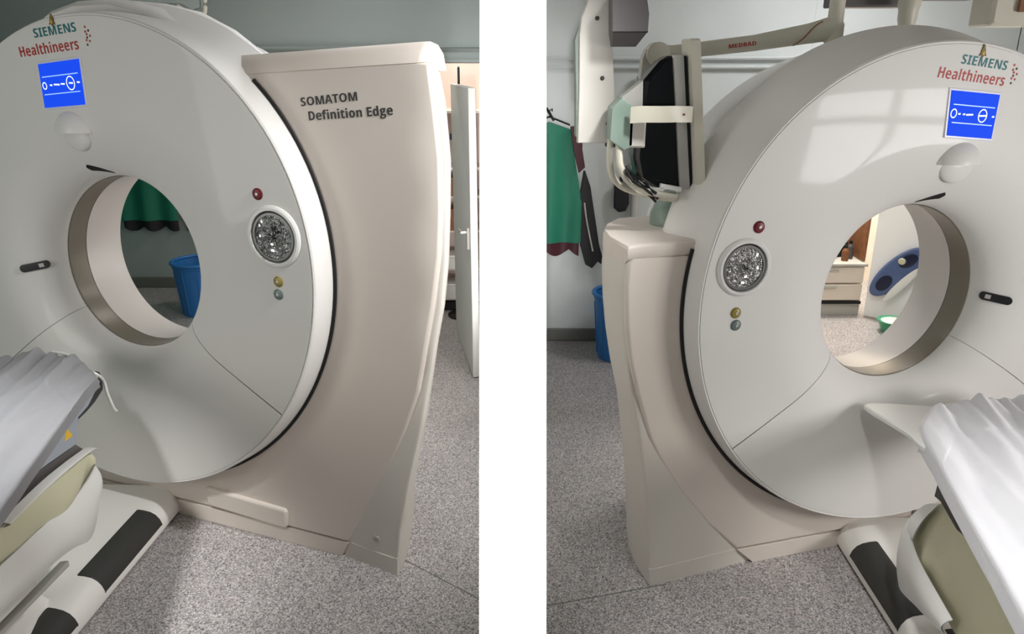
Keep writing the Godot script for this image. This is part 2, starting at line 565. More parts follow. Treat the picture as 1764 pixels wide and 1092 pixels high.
	for w in f.glyphs:
		var ctr: Vector2 = q4[0].lerp(q4[1], w[0]).lerp(q4[3].lerp(q4[2], w[0]), .5)
		mb = MB.new()
		if w[1] == "ring":
			var rows2 := []
			for k in 16:
				var an := TAU * k / 16
				var ring := PackedVector3Array()
				for i in 6:
					var bn := TAU * i / 6
					ring.append(Vector3(ctr.x + cos(an) * (w[2] + .002 * cos(bn)), ctr.y + sin(an) * (w[2] * 1.2 + .002 * cos(bn)), .009 + .001 * sin(bn)))
				rows2.append(ring)
			mb.grid(rows2, true, true)
		else:
			mb.box(Vector3(ctr.x, ctr.y, .009), Vector3(w[2], .0055, .002), .0008)
		part("display_sign", mb, M.screen_white, scr)
	# lettering and the sticker above it
	text("maker_lettering", "SIEMENS", f.s0, f.s1, .0, f.sh, M.teal_ink, o, f.slant)
	text("maker_lettering", "Healthineers", f.h0, f.h1, .0, f.hh, M.red_ink, o, f.slant)
	for k in 9:
		var an: float = [-1.1, -.55, 0.0, .55, 1.1, -.8, -.28, .28, .8][k]
		var rr: float = .034 if k < 5 else .020
		mb = MB.new()
		mb.lathe([Vector2(.0001, .0015), Vector2(.0042, .0012), Vector2(.0046, 0)], Transform3D(Basis(Vector3.RIGHT, PI / 2), Vector3(f.dots.x - .02 + cos(an) * rr, f.dots.y + sin(an) * rr, .0)), 10)
		part("logo_dot", mb, M.red_ink if k % 3 else M.maroon, o)
	mb = MB.new()
	var e: Vector2 = f.emblem
	mb.extrude(PackedVector2Array([e + Vector2(-0.016, -0.0144), e + Vector2(-0.0032, -0.0128), e + Vector2(-0.0032, -0.0192), e + Vector2(0.0032, -0.0192), e + Vector2(0.0032, -0.0128), e + Vector2(0.016, -0.0144), e + Vector2(0.008, 0), e + Vector2(0.0104, 0), e + Vector2(0.0016, 0.024), e + Vector2(-0.0016, 0.024), e + Vector2(-0.0104, 0), e + Vector2(-0.008, 0)]), -.002, .003, .001)
	var st := part("tree_sticker", mb, M.olive, o)
	mb = MB.new(); mb.extrude(PackedVector2Array([e + Vector2(-0.0048, -0.0096), e + Vector2(0.0048, -0.0096), e + Vector2(0, 0.0064)]), .002, .0045, .001)
	part("sticker_star", mb, M.sign_yellow, st)
	# sensor dome: hood over a recessed half bowl
	var dc: Vector2 = f.dome
	var dz := face_z(g, dc.x, dc.y)
	for up in [true, false]:
		mb = MB.new()
		rows = []
		for j in 9:
			var row := PackedVector3Array()
			for i in 21:
				var an := PI * i / 20 * (1 if up else -1)
				var pol := PI / 2 * j / 8
				if up:
					row.append(Vector3(dc.x + cos(an) * .095 * sin(pol), dc.y + absf(sin(an)) * .085 * sin(pol), dz - .012 + cos(pol) * .062))
				else:
					row.append(Vector3(dc.x + .004 + cos(an) * .078 * sin(pol), dc.y - absf(sin(an)) * .072 * sin(pol), dz - .012 + cos(pol) * .026))
			rows.append(row)
		mb.grid(rows)
		if up:
			var lo := PackedVector3Array(); var hi := PackedVector3Array()
			for i in 21:
				var x := lerpf(-.095, .095, i / 20.0)
				lo.append(Vector3(dc.x + x, dc.y, dz - .012)); hi.append(Vector3(dc.x + x, dc.y, dz - .012 + sqrt(maxf(0, 1 - pow(x / .095, 2))) * .062))
			mb.grid([lo, hi])
		part("sensor_hood" if up else "sensor_bowl", mb, M.cover, o)
	# buttons and the round indicator
	for w in [["red_button", f.red, .019, M.red], ["yellow_button", f.yellow, .018, M.yellow], ["grey_button", f.grey, .018, M.grey_button]]:
		mb = MB.new()
		var xf := Transform3D(Basis(Vector3.RIGHT, PI / 2), Vector3(w[1].x, w[1].y, 0))
		mb.lathe([Vector2(w[2] * 1.12, -.003), Vector2(w[2] * 1.12, .003), Vector2(w[2], .0045), Vector2(w[2] * .94, .003), Vector2(w[2] * .9, .006), Vector2(w[2] * .5, .0085), Vector2(.0001, .009)], xf, 28)
		var bt := part(w[0], mb, w[3], o)
		mb = MB.new()
		mb.lathe([Vector2(w[2] * .3, .007), Vector2(w[2] * .28, .010), Vector2(.0001, .0105)], xf, 14)
		part("button_mark", mb, M.steel, bt)
	var ic: Vector2 = f.disp
	var ir: float = f.dispr
	var xi := Transform3D(Basis(Vector3(1, f.dtilt, 0), Vector3(0, 0, 1), Vector3(-f.dtilt, 1, 0)), Vector3(ic.x, ic.y, 0))
	mb = MB.new()
	mb.lathe([Vector2(ir * 1.22, -.004), Vector2(ir * 1.20, .006), Vector2(ir * 1.12, .012), Vector2(ir * 1.02, .012), Vector2(ir, .004), Vector2(ir, -.002)], xi, 56, false)
	part("indicator_bezel", mb, M.bezel, o)
	mb = MB.new()
	mb.lathe([Vector2(ir * 1.01, .0), Vector2(ir * .93, .008), Vector2(ir * .84, .008), Vector2(ir * .82, .004)], xi, 56, false)
	part("indicator_ring", mb, M.foil2, o)
	mb = MB.new()
	rng.seed = 5
	rows = []
	for j in 11:
		var row := PackedVector3Array()
		for i in 40:
			var rr := ir * .84 * j / 10.0
			var an := TAU * i / 40
			var jit := 0.0 if j == 10 else rng.randf_range(-.0035, .0035)
			row.append(xi * Vector3(cos(an) * rr + (jit if j > 0 else 0.0), .005 + jit + .004 * (1 - pow(j / 10.0, 2)), sin(an) * rr))
		rows.append(row)
	mb.grid(rows, true)
	var dial := part("indicator_dial", mb, M.foil, o, 8)
	for k in f.bright:  # glowing chips stand in for bright reflections on the dial
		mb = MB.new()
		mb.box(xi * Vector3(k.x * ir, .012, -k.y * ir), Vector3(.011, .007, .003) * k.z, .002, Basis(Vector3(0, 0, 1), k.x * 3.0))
		part("dial_glint", mb, M.lamp, dial)
	# laser slot in the bore lip and the oval window beside the bore
	for w in f.slots:
		var ctr: Vector2 = w[0]
		var z := face_z(g, ctr.x, ctr.y)
		var dirr := (ctr - c).normalized()
		var slope: float = (face_z(g, ctr.x + dirr.x * .02, ctr.y + dirr.y * .02) - face_z(g, ctr.x - dirr.x * .02, ctr.y - dirr.y * .02)) / .04
		var er := Vector3(dirr.x, dirr.y, slope).normalized()
		var en := Vector3(-slope * dirr.x, -slope * dirr.y, 1).normalized()
		var et := en.cross(er)
		var b := Basis(er * cos(w[3]) + et * sin(w[3]), et * cos(w[3]) - er * sin(w[3]), en)
		var op := PackedVector2Array()
		for k in 24:
			var an := TAU * k / 24
			var hx: float = w[1] - w[2]
			op.append(Vector2(cos(an) * w[2] + (hx if cos(an) > 0 else -hx), sin(an) * w[2]))
		mb = MB.new(); mb.extrude(op, -.01, .004, .002, Transform3D(b, Vector3(ctr.x, ctr.y, z)))
		var wn := part("laser_window", mb, M.black, o)
		mb = MB.new(); mb.box(Vector3(ctr.x, ctr.y, z) + b * Vector3(-w[1] * .5, 0, .004), Vector3(w[1] * .35, w[2] * 1.0, .003), .001, b)
		part("window_lens", mb, M.steel, wn)
	mb = MB.new()
	rows = []
	for i in 15:
		var t := i / 14.0
		var an := deg_to_rad(lerpf(f.lip[0], f.lip[1], t))
		var rc := lerpf(g.r1 + .052, g.r1 + .016, t)
		var hw := lerpf(.015, .003, t) * (1.0 if i > 0 else .3)
		var row := PackedVector3Array()
		for q in [Vector2(-1, .0), Vector2(-.8, .003), Vector2(0, .004), Vector2(.8, .003), Vector2(1, .0)]:
			var rr: float = rc + q.x * hw
			var p2 := em(g, rr, an, 0)
			row.append(Vector3(p2.x, p2.y, face_z(g, 0, g.cy + rr) + q.y))
		rows.append(row)
	mb.grid(rows)
	part("lip_slot", mb, M.black, o)
	# handle cover low on the front and screw
	mb = MB.new()
	var hc := PackedVector2Array([Vector2(.247, .100), Vector2(.660, .078), Vector2(.676, .092), Vector2(.684, .160), Vector2(.672, .176), Vector2(.262, .195), Vector2(.247, .185)])
	for k in hc.size(): hc[k] *= sr
	mb.extrude(hc, -d - .01, -d + .018, .014, Transform3D.IDENTITY, 4)
	part("handle_cover", mb, M.panel, o, 50)
	mb = MB.new()
	mb.lathe([Vector2(.018, 0), Vector2(.017, .004), Vector2(.008, .004), Vector2(.007, .001), Vector2(.0001, .001)], Transform3D(Basis(Vector3.RIGHT, PI / 2), Vector3(1.118 * sr, .137 * sr, -d - .0195 + lean(Vector2(1.118, .137)))), 20)
	part("screw", mb, M.steel, o)
	# lettering on the side panel
	text("model_lettering", "SOMATOM", Vector2(.928, 1.843) * sr, Vector2(1.156, 1.866) * sr, -d, .028 * sr, M.black_ink, panel, -.02)
	text("model_lettering", "Definition Edge", Vector2(.956, 1.796) * sr, Vector2(1.289, 1.823) * sr, -d, .030 * sr, M.black_ink, panel, -.02)
	return o

# ------------------------------------------------------------------ table
# frame of a table in its scanner's frame: tip T, along D (away from the scanner), N to the visible side
func tp(k: Dictionary, a: float, n: float, y: float) -> Vector3:
	return Vector3(k.T.x + k.D.x * a + k.N.x * n, y, k.T.y + k.D.y * a + k.N.y * n)

func tip_at(k: Dictionary, n: float) -> float:
	return lerp_table(n, k.tn, k.ta)

func wrinkle(a: float, n: float, sd: float) -> float:
	# long folds running down the table, finer gathers at the tip, a few cross creases
	var long := .0052 * sin(n * 34.0 + sin(a * 3.0 + sd) * 1.6 + sd) + .0030 * sin(n * 71.0 + a * 5.0 + sd * 3.0)
	var gather := .0045 * sin(n * 118.0 + sd + a * 6.0) * exp(-maxf(a, 0) * 4.0)
	var cross := .0035 * pow(maxf(sin(a * 11.0 + n * 19.0 + sd * 2.0 + sin(n * 13.0)), 0), 6.0)
	return long + gather + cross

func sheet(k: Dictionary, at: Vector3, yaw: float, called: String, label: String, m: Material, drop: float, tip_drop: float, y0: float, tip_in: float) -> Node3D:
	var o := thing(called, label, "sheet", at, yaw)
	var rows := []
	var nu := 64; var nv := 110
	for j in nv + 1:
		var row := PackedVector3Array()
		var v := float(j) / nv
		for i in nu + 1:
			var u := float(i) / nu
			# across: both ends hang down over the edge
			var s := lerpf(-1.16, 1.16, u)
			var n: float = k.nc + clampf(s, -1, 1) * k.hw
			var over := maxf(absf(s) - 1.0, 0.0) / .16
			var a0 := tip_at(k, n) + tip_in
			var a := lerpf(a0, k.len, v * v * .35 + v * .65)
			var edge := pow(clampf(absf(s), 0, 1), 4.0)
			var y: float = y0 + .018 * (1 - s * s) + wrinkle(a, n, k.sd) * (1.0 - .4 * edge) * (1.8 if a < a0 + .3 else 1.2)
			y -= over * drop
			# the end rolls down over the tip
			var td := clampf(1.0 - (a - a0) / .05, 0, 1)
			y -= td * td * tip_drop * (1.0 - .5 * edge)
			row.append(tp(k, a, n + signf(s) * over * .006, y))
		rows.append(row)
	var mb := MB.new()
	mb.grid(rows)
	var low := []
	for r in rows:
		var q := PackedVector3Array()
		for p in r: q.append(p - Vector3(0, .003, 0))
		low.append(q)
	mb.grid(low)
	part("cloth", mb, m, o, 60)
	return o

func table_base(k: Dictionary, o: Node3D):
	# foot casting: an outline beside the visible edge line, rounded along its top
	var b0: Vector2 = k.b0; var bd: Vector2 = k.bd; var bn: Vector2 = k.bn
	var w := .66
	var poly := PackedVector2Array()
	for q in [Vector2(-.03, 0), Vector2(1.75, 0), Vector2(1.75, w), Vector2(-.03, w)]:
		poly.append(b0 + bd * q.x - bn * q.y)
	var rows := []
	for l in [[.012, .012], [.004, .012], [.0, .02], [.0, .055], [.008, .078], [.022, .098], [.042, .112], [.07, .119], [.11, .122]]:
		var r := PackedVector3Array()
		for q in [Vector2(-.03, l[0]), Vector2(1.75 - l[0], l[0]), Vector2(1.75 - l[0], w - l[0]), Vector2(-.03, w - l[0])]:
			var p: Vector2 = b0 + bd * q.x - bn * q.y
			r.append(Vector3(p.x, l[1], p.y))
		rows.append(r)
	var mb := MB.new(); mb.loft(rows)
	part("foot_casting", mb, M.base, o, 50)
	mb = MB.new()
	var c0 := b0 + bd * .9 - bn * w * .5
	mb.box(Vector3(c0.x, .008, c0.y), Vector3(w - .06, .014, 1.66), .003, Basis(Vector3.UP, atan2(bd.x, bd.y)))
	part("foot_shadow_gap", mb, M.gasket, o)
	for pr in k.pads:
		mb = MB.new()
		rows = []
		for st in [[pr[0], 1.0], [pr[0] + .006, 0.0], [pr[1] - .006, 0.0], [pr[1], 1.0]]:
			var r := PackedVector3Array()
			for q in [Vector2(-.002, .048), Vector2(-.004, .056), Vector2(.004, .081), Vector2(.019, .102), Vector2(.041, .116), Vector2(.07, .124), Vector2(.092, .127), Vector2(.100, .122), Vector2(.09, .112), Vector2(.05, .09)]:
				var p: Vector2 = b0 + bd * st[0] - bn * (q.x + pr[2])
				r.append(Vector3(p.x, q.y - st[1] * .004, p.y))
			rows.append(r)
		mb.loft(rows)
		part("foot_pad", mb, M.rubber, o, 45, "dark ribbed rubber pad")
	# column between the foot and the top
	mb = MB.new()
	rows = []
	for l in [[.12, .24, .46], [.16, .22, .44], [.40, .20, .40], [k.y - .10, .20, .44]]:
		var r := PackedVector3Array()
		for q in [Vector2(-1, -1), Vector2(1, -1), Vector2(1, 1), Vector2(-1, 1)]:
			var a: float = k.colc + q.y * l[2]
			r.append(tp(k, a, k.nc - .06 + q.x * l[1] * .7, l[0]))
		rows.append(r)
	mb.loft(rows)
	part("lift_column", mb, M.base, o, 20)

func table(k: Dictionary, at: Vector3, yaw: float, label: String) -> Node3D:
	var o := thing("patient_table", label, "table", at, yaw)
	table_base(k, o)
	# tabletop shell: a tapering-tip board with a rounded belly
	var rows := []
	var ring_n := 28
	for l in [[-.09, .55], [-.082, .80], [-.06, .93], [-.03, .99], [-.012, 1.0], [-.008, .985]]:
		var r := PackedVector3Array()
		for i in ring_n + 1:
			var s := lerpf(-1, 1, float(i) / ring_n)
			var n: float = k.nc + s * k.hw * l[1]
			r.append(tp(k, tip_at(k, k.nc + s * k.hw) + k.nose + (1 - l[1]) * .12, n, k.y + l[0]))
		r.append(tp(k, k.len, k.nc + k.hw * l[1], k.y + l[0]))
		r.append(tp(k, k.len, k.nc - k.hw * l[1], k.y + l[0]))
		rows.append(r)
	var mb := MB.new(); mb.loft(rows)
	part("tabletop", mb, M.base, o, 40)
	return o

# a flat panel standing along the table's visible side: outline in (along, height), thickness inwards
func side_slab(k: Dictionary, pts: Array, n: float, th: float, bev := .003) -> MB:
	var poly := PackedVector2Array()
	for p in pts: poly.append(p)
	var mb := MB.new()
	var origin := tp(k, 0, n - th, 0)
	var b := Basis(Vector3(k.D.x, 0, k.D.y), Vector3.UP, Vector3(k.N.x, 0, k.N.y))
	mb.extrude(poly, 0, th, bev, Transform3D(b, origin))
	return mb

# hanging folded sheet: top line and bottom line in (along, outward, height)
func drape(k: Dictionary, top: Array, bottom: Array, folds: float, amp: float, sd: float) -> MB:
	var mb := MB.new()
	var rows := []
	var T := curve_pts(top, 10); var B := curve_pts(bottom, 10)
	var n := T.size()
	var nv := 24
	for side in 2:
		rows = []
		for j in nv + 1:
			var v := float(j) / nv
			var row := PackedVector3Array()
			for i in n:
				var p: Vector3 = T[i].lerp(B[i], v)
				var s := float(i) / n
				var w := amp * (sin(s * folds + v * 2.4 + sd) + .6 * sin(s * folds * 1.9 - v * 3.0 + sd * 2.0)) * (.25 + .75 * v) - .004 * side
				row.append(tp(k, p.x, p.y + w + sin(v * PI) * .02, p.z))
			rows.append(row)
		mb.grid(rows)
	return mb

# ------------------------------------------------------------------ hanging and small things
func apron(called: String, label: String, at: Vector3, yaw: float, w: float, h: float, trim: Material, sd: float):
	var o := thing(called, label, "apron", at, yaw, "lead aprons hanging on the back walls")
	var rows := []; var back := []
	for j in 25:
		var v := j / 24.0
		var row := PackedVector3Array(); var rb := PackedVector3Array()
		for i in 33:
			var u := i / 32.0 * 2 - 1
			var half := w * lerpf(.62, 1.0, clampf(v * 1.6, 0, 1)) * .5
			var y := -v * h - (1 - v) * absf(u) * .05
			var z := .03 + .022 * sin(u * 7.0 + sd + v) * v + .02 * cos(u * 1.5)
			row.append(Vector3(u * half, y, z)); rb.append(Vector3(u * half, y, z - .014))
		rows.append(row); back.append(rb)
	var mb := MB.new(); mb.grid(rows); mb.grid(back)
	part("apron_front", mb, M.green, o, 60)
	mb = MB.new()
	var lo := []; var lb := []
	for j in 5:
		var v := j / 4.0
		var row := PackedVector3Array(); var rb := PackedVector3Array()
		for i in 33:
			var u := i / 32.0 * 2 - 1
			var y := -h - v * (.07 + .05 * absf(sin(u * 4.0 + sd)))
			var z := .018 + .022 * sin(u * 7.0 + sd + 1) + .02 * cos(u * 1.5)
			row.append(Vector3(u * w * .48, y + .02, z)); rb.append(Vector3(u * w * .48, y + .02, z - .012))
		lo.append(row); lb.append(rb)
	mb.grid(lo); mb.grid(lb)
	part("lower_hem", mb, trim, o, 60)
	for s in [-1, 1]:
		mb = MB.new()
		mb.extrude(PackedVector2Array([Vector2(s * w * .30, -.03), Vector2(s * w * .42, -.02), Vector2(s * w * .53, -.30), Vector2(s * w * .44, -.34), Vector2(s * w * .36, -.2)]), .055, .085, .006)
		part("armhole_binding", mb, M.maroon, o)
	mb = MB.new()
	mb.tube([Vector3(-w * .3, -.02, .03), Vector3(0, .035, .03), Vector3(w * .3, -.02, .03)], .006, 8)
	mb.tube([Vector3(0, .03, .03), Vector3(0, .075, .03), Vector3(.02, .085, .015), Vector3(.02, .07, .0)], .004, 8)
	part("hanger", mb, M.black, o)
	return o

func bin(label: String, at: Vector3, h: float, r: float, m: Material):
	var o := thing("waste_bin", label, "bin", at)
	var mb := MB.new()
	mb.lathe([Vector2(.0001, .006), Vector2(r * .74, .006), Vector2(r * .78, 0), Vector2(r * .80, .01), Vector2(r * .97, h - .06), Vector2(r * 1.0, h - .055), Vector2(r * 1.0, h - .035), Vector2(r * .97, h - .03), Vector2(r * .96, h - .06), Vector2(r * .78, .02), Vector2(.0001, .02)], Transform3D.IDENTITY, 40)
	part("tub", mb, m, o)
	mb = MB.new()
	var rows := []
	for k in 10:
		var a := TAU * k / 10
		var ring := PackedVector3Array()
		for i in 40:
			var t := TAU * i / 40
			var rr := r * 1.01 + cos(a) * .014
			ring.append(Vector3(cos(t) * rr, h - .02 + sin(a) * .014, sin(t) * rr))
		rows.append(ring)
	mb.grid(rows, true, true)
	part("rolled_rim", mb, m, o)
	for k in 10:
		mb = MB.new()
		var t := TAU * k / 10
		mb.tube([Vector3(cos(t) * r * .82, .03, sin(t) * r * .82), Vector3(cos(t) * r * .965, h - .08, sin(t) * r * .965)], .005, 6)
		part("rib", mb, m, o)

func box_struct(called: String, c: Vector3, s: Vector3, m: Material, label: String, category: String, bev := .002):
	var mb := MB.new(); mb.box(c, s, bev)
	return struct(called, mb, m, label, category)

# ------------------------------------------------------------------ room
func room():
	var mb := MB.new()
	mb.box(Vector3(0, -.05, -1.9), Vector3(8.2, .10, 10.4), .001)
	struct("floor", mb, M.floor, "grey speckled vinyl floor under both scanners", "floor")
	mb = MB.new(); mb.box(Vector3(0, 2.95, -1.9), Vector3(8.2, .10, 10.4), .001)
	struct("ceiling", mb, M.ceiling, "plain white ceiling above both scanners", "ceiling")
	box_struct("wall_left", Vector3(-3.86, 1.45, -1.9), Vector3(.12, 2.9, 10.4), M.wall_teal, "teal painted wall beyond the left scanner", "wall")
	box_struct("wall_back", Vector3(-1.86, 1.45, -6.82), Vector3(3.9, 2.9, .12), M.wall_grey, "grey back wall behind the left scanner where aprons hang", "wall")
	box_struct("wall_front", Vector3(0, 1.45, 3.22), Vector3(8.2, 2.9, .12), M.wall_grey, "grey wall behind the camera", "wall")
	# partition and the white tapered pillar at its head
	box_struct("wall_middle", Vector3(.02, 1.45, -5.36), Vector3(.14, 2.9, 2.86), M.wall, "white partition between the two scanner bays", "wall")
	mb = MB.new()
	var rings := []
	for l in [[0.0, .1044], [2.9, .0624]]:
		var r := PackedVector3Array()
		for q in [Vector2(-1, 0), Vector2(1, 0), Vector2(1, -1), Vector2(-1, -1)]:
			r.append(Vector3(.0022 + q.x * l[1], l[0], -1.8 + q.y * .14))
		rings.append(r)
	mb.loft(rings)
	struct("trim_1", mb, M.wall_white, "bright white tapered pillar standing between the two scanners", "pillar")
	# bulkhead with two mouldings across the left bay
	box_struct("trim_2", Vector3(-1.92, 2.44, -5.26), Vector3(3.76, .92, .14), M.wall_grey, "grey bulkhead across the top of the left bay", "bulkhead", .004)
	box_struct("trim_3", Vector3(-1.92, 1.995, -5.17), Vector3(3.76, .028, .05), M.wall_grey, "lower grey moulding along the foot of the bulkhead", "moulding", .008)
	box_struct("trim_4", Vector3(-1.92, 2.075, -5.175), Vector3(3.76, .022, .04), M.wall_grey, "upper grey moulding on the bulkhead above the left scanner", "moulding", .008)
	# right bay: back wall with a doorway, store behind it
	box_struct("wall_back_right", Vector3(1.01, 1.45, -5.41), Vector3(1.98, 2.9, .12), M.wall, "pale wall behind the right scanner with a double rail", "wall")
	box_struct("wall_back_far", Vector3(3.62, 1.45, -5.41), Vector3(.5, 2.9, .12), M.wall, "short pale wall right of the store doorway", "wall")
	box_struct("trim_5", Vector3(2.69, 2.48, -5.41), Vector3(1.38, .84, .12), M.wall, "pale wall above the doorway to the right store", "lintel")
	box_struct("trim_6", Vector3(1.01, 2.012, -5.335), Vector3(1.98, .024, .04), M.wall, "upper white rail along the wall behind the right scanner", "rail", .008)
	box_struct("trim_7", Vector3(1.01, 1.955, -5.335), Vector3(1.98, .024, .04), M.wall, "lower white rail along the wall behind the right scanner", "rail", .008)
	box_struct("baseboard_back_right", Vector3(1.01, .047, -5.338), Vector3(1.98, .094, .024), M.skirting, "dark grey skirting under the hanging apron on the right", "skirting", .006)
	box_struct("baseboard_back_left", Vector3(-1.86, .05, -6.748), Vector3(3.88, .10, .024), M.skirting, "dark grey skirting on the back wall seen through the left bore", "skirting", .006)
	box_struct("wall_store", Vector3(2.1, 1.45, -7.02), Vector3(4.2, 2.9, .12), M.beige, "beige back wall of the right store", "wall")
	# right wall with the window
	var wx := 3.86
	for w in [[Vector3(wx, .475, -1.9), Vector3(.12, .95, 10.4)], [Vector3(wx, 2.425, -1.9), Vector3(.12, .95, 10.4)], [Vector3(wx, 1.45, -4.35), Vector3(.12, 1.0, 5.5)], [Vector3(wx, 1.45, 1.55), Vector3(.12, 1.0, 3.5)]]:
		box_struct("wall_right", w[0], w[1], M.wall, "white window wall at the far right, outside the picture", "wall")
	var wn := Node3D.new()
	wn.name = "window_1"; wn.position = Vector3(wx, 1.45, -.9)
	add_child(wn)
	wn.set_meta("kind", "structure"); wn.set_meta("label", "wide daylight window in the right wall"); wn.set_meta("category", "window")
	mb = MB.new(); mb.box(Vector3(.04, 0, 0), Vector3(.02, 1.0, 1.4), .001)
	part("pane", mb, M.pane, wn)
	for z in [-.67, -.12, .67]:
		mb = MB.new(); mb.box(Vector3(0, 0, z), Vector3(.06, 1.0, .06), .004)
		part("mullion", mb, M.door, wn)
	for y in [-.47, .14, .47]:
		mb = MB.new(); mb.box(Vector3(0, y, 0), Vector3(.06, .06, 1.4), .004)
		part("window_bar", mb, M.door, wn)
	var w2 := Node3D.new()  # added pane in front of the left fill light
	w2.name = "window_2"; w2.position = Vector3(-3.785, 1.6, -.8)
	add_child(w2)
	w2.set_meta("kind", "structure"); w2.set_meta("label", "added glowing pane on the teal wall brightening the left scanner"); w2.set_meta("category", "window")
	mb = MB.new(); mb.box(Vector3.ZERO, Vector3(.02, 1.6, 1.4), .001)
	part("pane", mb, M.pane2, w2)
	for z in [-.72, .72]:
		mb = MB.new(); mb.box(Vector3(.01, 0, z), Vector3(.05, 1.66, .06), .004)
		part("mullion", mb, M.door, w2)
	for y in [-.82, .82]:
		mb = MB.new(); mb.box(Vector3(.01, y, 0), Vector3(.05, .06, 1.5), .004)
		part("window_bar", mb, M.door, w2)
	var w3 := Node3D.new()  # added pane mounted on a solid wall for the partition fill light
	w3.name = "window_3"; w3.position = Vector3(-.053, 1.0, -4.24)
	add_child(w3)
	w3.set_meta("kind", "structure"); w3.set_meta("label", "added narrow glowing panel on the solid partition behind the left scanner"); w3.set_meta("category", "window")
	mb = MB.new(); mb.box(Vector3.ZERO, Vector3(.014, 1.2, .54), .001)
	part("pane", mb, M.pane2, w3)
	for z in [-.28, .28]:
		mb = MB.new(); mb.box(Vector3(0, 0, z), Vector3(.03, 1.26, .04), .003)
		part("mullion", mb, M.door, w3)
	# seams in the vinyl
	for s in [[Vector3(-1.0, 0, -3.10), Vector3(-.02, 0, -2.36)], [Vector3(.12, 0, -2.40), Vector3(.62, 0, -2.53)]]:
		mb = MB.new()
		var dd: Vector3 = s[1] - s[0]
		mb.box((s[0] + s[1]) / 2 + Vector3(0, .0004, 0), Vector3(.005, .0012, dd.length()), .0003, Basis(Vector3.UP, atan2(dd.x, dd.z)))
		struct("trim_8" if s[0].x < 0 else "trim_9", mb, M.skirting, "thin welded floor seam " + ("beside the left scanner" if s[0].x < 0 else "before the right scanner"), "floor seam")

